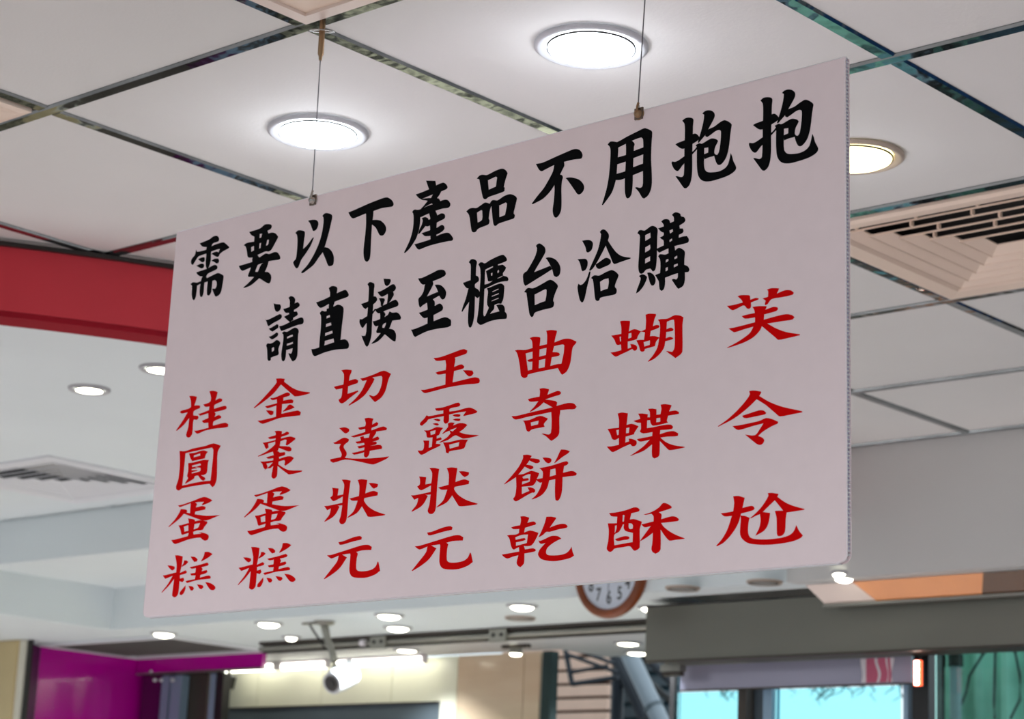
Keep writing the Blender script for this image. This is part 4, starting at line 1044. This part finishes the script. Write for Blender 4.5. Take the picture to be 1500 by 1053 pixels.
MB().box((-.022,-.015,-.028), (.018,.02,.024)).build('box', M['black'], sk, rot=(0,radians(15),0))
MB().box((-.006,-.005,.024), (.002,.005,.06)).build('bracket', M['black'], sk)

# ---------------------------------------------------------------- shop across: cream panels, slate fascia, marble pier
VX = 6.02
sx = empty('shop_facade', G(uat(326,1000,VX), VX, -EYE), 'cream panelled shop facade lit by the row of tubes', 'building')
ub = uat(326,1000,VX)
zs0, zs1 = zat(480,1032,VX), ZL
edges = [326, 378, 472, 574, 648]
for a, b in zip(edges, edges[1:]):
    MB().box((uat(a,1000,VX)-ub+.002, 0, zs0+EYE), (uat(b,1000,VX)-ub-.002, .02, zs1+EYE-.002)).build('panel', M['cream_panel'], sx)
MB().box((0,.004,0), (uat(646,1040,VX)-ub,.03,zs0+EYE-.006)).build('slate_board', M['slate'], sx)
MB().box((0,-.006,zs0+EYE-.0055), (uat(646,1040,VX)-ub,.01,zs0+EYE-.0005)).build('ledge', M['brown'], sx)
MB().box((0,.031,0), (uat(793,1000,VX)-ub,.06,zs1+EYE-.002)).build('backing', M['slate'], sx)
for a, b in ((648.8,672),(673,769),(770,793)):
    o = MB().box((uat(a,1000,VX)-ub, -.01, 0), (uat(b,1000,VX)-ub, .03, zs1+EYE-.002)).build('stone_slab', M['marble' if a > 660 else 'cream_panel'], sx)
post('shop_post', 793, 806, 6.0, M['tree'], ZL-.002, 'dark green post between the marble slabs and the plank cladding', 'post')

# plank clad house beyond, blue steelwork, leaning pipe
VK = 8.2
ub = uat(800,1000,VK); w = uat(890,1000,VK)-ub
hs = empty('clad_house', G(ub, VK, -EYE), 'house wall of tan horizontal planks beyond the glass', 'building')
MB().box((-.3,.03,0), (w,.06,3.2)).build('wall', M['plank_dark'], hs)
zz = zat(840,1060,VK)+EYE; step = (zat(840,980,VK)-zat(840,1000,VK))
me = MB().box((-.3,0,0), (w,.03,step*.78)).mesh('plank'); me.materials.append(M['plank'])
k = 0
while zz < 3.1 and k < 24:
    link('plank', me, hs, (0,0,zz)); zz += step; k += 1
MB().box((-.3,0,0), (w,.03,zat(840,1060,VK)+EYE-.02)).build('plinth', M['plank'], hs)
VQ = 8.6
ts = empty('corrugated_sheet', G(uat(886,1000,VQ), VQ, -EYE), 'dull teal sheet wall behind the leaning pipe', 'building')
w2 = uat(990,1000,VQ)-uat(886,1000,VQ)
m = MB()
m.box((0,.02,0), (w2,.04,3.3)); m.build('sheet', M['teal'], ts)
rb = MB().box((0,0,0), (w2,.018,.05)).mesh('rib'); rb.materials.append(M['slate'])
for k in range(8): link('rib', rb, ts, (0,0,zat(930,1050,VQ)+EYE+k*.075))
def px3(px, py, v): return Vector(at_v(px, py, v))
pp = px3(921,957,7.4); pq = px3(966,1053,7.4)
pi_ = empty('drain_pipe', G(*pp), 'thick grey pipe leaning to the right beyond the glass', 'pipe')
dd = pq-pp
MB().tube([-dd*.4, (0,0,0), dd, dd*2.2], .038, 18).build('pipe', M['pipe'], pi_)
MB().tube([dd*.80, dd*.84], .043, 18).build('collar', M['slate'], pi_)
st = empty('steel_bracket_frame', G(*px3(828,950,7.6)), 'dark blue steel bracket frame in front of the plank cladding', 'frame')
o0 = px3(828,950,7.6)
for k, (a, b) in enumerate([((828,950),(838,1002)),((838,1002),(905,992)),((830,958),(905,985)),((845,952),(900,972)),((835,985),(890,975))]):
    MB().tube([px3(*a,7.6)-o0, px3(*b,7.6)-o0], .012 if k < 2 else .009, 8).build('bar', M['blue_steel'], st)
bs = empty('blue_steel_post', G(uat(905,1000,7.8), 7.8, -EYE), 'dark blue steel posts left of the leaning pipe', 'post')
MB().tube([(0,0,0),(0,0,2.55)], .03, 10).build('post', M['blue_steel'], bs)
o0 = Vector((uat(905,1000,7.8), 7.8, -EYE))
MB().tube([px3(900,957,7.8)-o0, px3(945,1053,7.8)-o0], .03, 10).build('brace', M['blue_steel'], bs)
MB().tube([px3(946,962,7.8)-o0, px3(985,1000,7.8)-o0], .02, 10).build('brace', M['blue_steel'], bs)
MB().tube([px3(940,990,7.8)-o0, px3(988,1030,7.8)-o0], .014, 10).build('brace', M['black'], bs)

# green sheeting and hanging cables at the right edge
VR = 7.0
gs = empty('green_screen', G(uat(1372,1000,VR), VR, -EYE), 'pale green construction sheeting beyond the right glass pane', 'screen')
wR = uat(1640,1000,VR)-uat(1372,1000,VR)
m = MB(); n = 60; vs = []
for k in range(n+1):
    x = wR*k/n; y = .03*sin(k*.7)+.015*sin(k*1.9)
    vs += [(x,y,0),(x,y,2.9)]
m.add(vs, [(2*k,2*k+2,2*k+3,2*k+1) for k in range(n)], True); m.build('sheet', M['green_glassy'], gs)
MB().tube([(0,0,2.9),(wR,0,2.9)], .02, 8).build('top_bar', M['alu'], gs)
for px, r, mt, lb in ((1378,.014,'blue_steel','dark blue pole just inside the green sheeting'),(1400,.020,'pipe','pale grey pole in front of the green sheeting')):
    q = empty('scaffold_pole', G(uat(px,1000,6.6), 6.6, -EYE), lb, 'pole')
    MB().tube([(0,0,0),(0,0,3.0)], r, 12).build('tube', M[mt], q)
    MB().tube([(0,0,2.36),(0,0,2.40)], r*1.3, 12).build('coupler', M['black'], q)
for pts, lb in (([(1458,955),(1457,1000),(1456,1030),(1457,1053)],'straight dark cable hanging before the green sheeting'),
                ([(1487,955),(1494,990),(1494,1025),(1480,1053)],'curved cable hanging at the right edge'),
                ([(1440,958),(1420,990),(1415,1015),(1400,1053)],'slack cable slanting down to the left before the green sheeting')):
    o0 = px3(*pts[0], 6.7)
    q = empty('hanging_cable', G(*o0), lb, 'cable')
    MB().tube([px3(*p,6.7)-o0 for p in pts], .0045, 8).build('cable', M['blue_steel'], q)
    MB().tube([Vector((0,0,.03)), Vector((0,0,0))], .008, 8).build('plug', M['black'], q)
# street tree seen through the bright panes
tr_ = empty('street_tree', G(uat(1190,1000,9.5), 9.5, -EYE), 'bare twigs hanging into the top of the bright panes', 'tree')
o0 = Vector((uat(1190,1000,9.5), 9.5, -EYE))
MB().tube([Vector((1.5,0,0)), Vector((1.5,0,1.5)), Vector((1.3,0,3.2)), Vector((.6,0,3.4))], [.10,.08,.06,.03], 10).build('trunk', M['tree'], tr_)
random.seed(4)
for k in range(26):
    px = random.choice([random.uniform(1040,1078), random.uniform(1150,1260), random.uniform(1200,1320)])
    p = px3(px, 996, 9.5)-o0; pts = [p]
    for q in range(4): pts.append(pts[-1]+Vector((random.uniform(-.05,.05), random.uniform(-.04,.04), -random.uniform(.01,.035))))
    MB().tube(pts, [.006,.005,.004,.003,.002], 5).build('twig', M['tree'], tr_)
pm = px3(990, 990, 9.5)-o0; pn = px3(1330, 975, 9.5)-o0
MB().tube([pm, (pm+pn)/2+Vector((0,0,.05)), pn], .015, 8).build('branch', M['tree'], tr_)

# ---------------------------------------------------------------- security camera on its ceiling arm
u, v, z = at_z(474, 910, ZL)
cc = empty('security_camera', G(u, v, z), 'white bullet security camera on a curved ceiling arm', 'security camera')
o0 = Vector((u, v, z))
q = lambda px, py, dv=0: px3(px, py, v+dv)-o0
MB().lathe([(.0005,-.0005),(.036,-.0005),(.036,-.006),(.028,-.011),(.018,-.014)], 28).build('mount_plate', M['alu'], cc, (.004,0,0))
MB().box((-.10,-.006,-.008), (-.03,.006,-.0005)).build('cable_plate', M['alu'], cc)
MB().tube([q(475,915), q(477,925), q(481,940), q(487,955), q(490,968), q(489,978)], [.014,.013,.011,.011,.012,.012], 14).build('arm', M['alu'], cc)
MB().tube([q(453,913,.0), q(458,922,-.004), q(466,934,-.006), q(473,944,-.008), q(476,952,0)], .0035, 8).build('cable', M['black'], cc)
bc = q(498, 990); fr_ = q(486, 1001, -.075); bk = q(517, 986, .035)
ax = (bk-fr_).normalized()
MB().tube([fr_, fr_+ax*.004, fr_.lerp(bk,.5), bk-ax*.012, bk-ax*.003, bk], [.036,.038,.040,.038,.030,.016], 24).build('housing', M['camera_white'], cc)
MB().tube([fr_-ax*.010+Vector((0,0,.036)), bk-ax*.02+Vector((0,0,.039))], [.012,.014], 12).build('sun_shield', M['camera_white'], cc)
lb_ = MB().tube([fr_-ax*.003, fr_+ax*.001], [.027,.027], 24).build('front_glass', M['lens_black'], cc)
MB().tube([fr_-ax*.006, fr_-ax*.002], [.013,.014], 18).build('lens', M['lens_black'], cc)
s1 = ax.cross(Vector((0,0,1))).normalized(); s2 = ax.cross(s1)
for k in range(10):
    a = 2*pi*k/10; c = fr_-ax*.0035+s1*(.023*cos(a))+s2*(.023*sin(a))
    MB().tube([c-ax*.001, c+ax*.001], .0022, 6).build('infrared_led', M['steel'], cc)
MB().tube([q(490,976), q(497,984)], [.012,.010], 12).build('ball_joint', M['alu'], cc)
MB().tube([q(512,1006,.01), q(508,1000,.01), q(515,990,.01)], .004, 8).build('pigtail', M['alu'], cc)
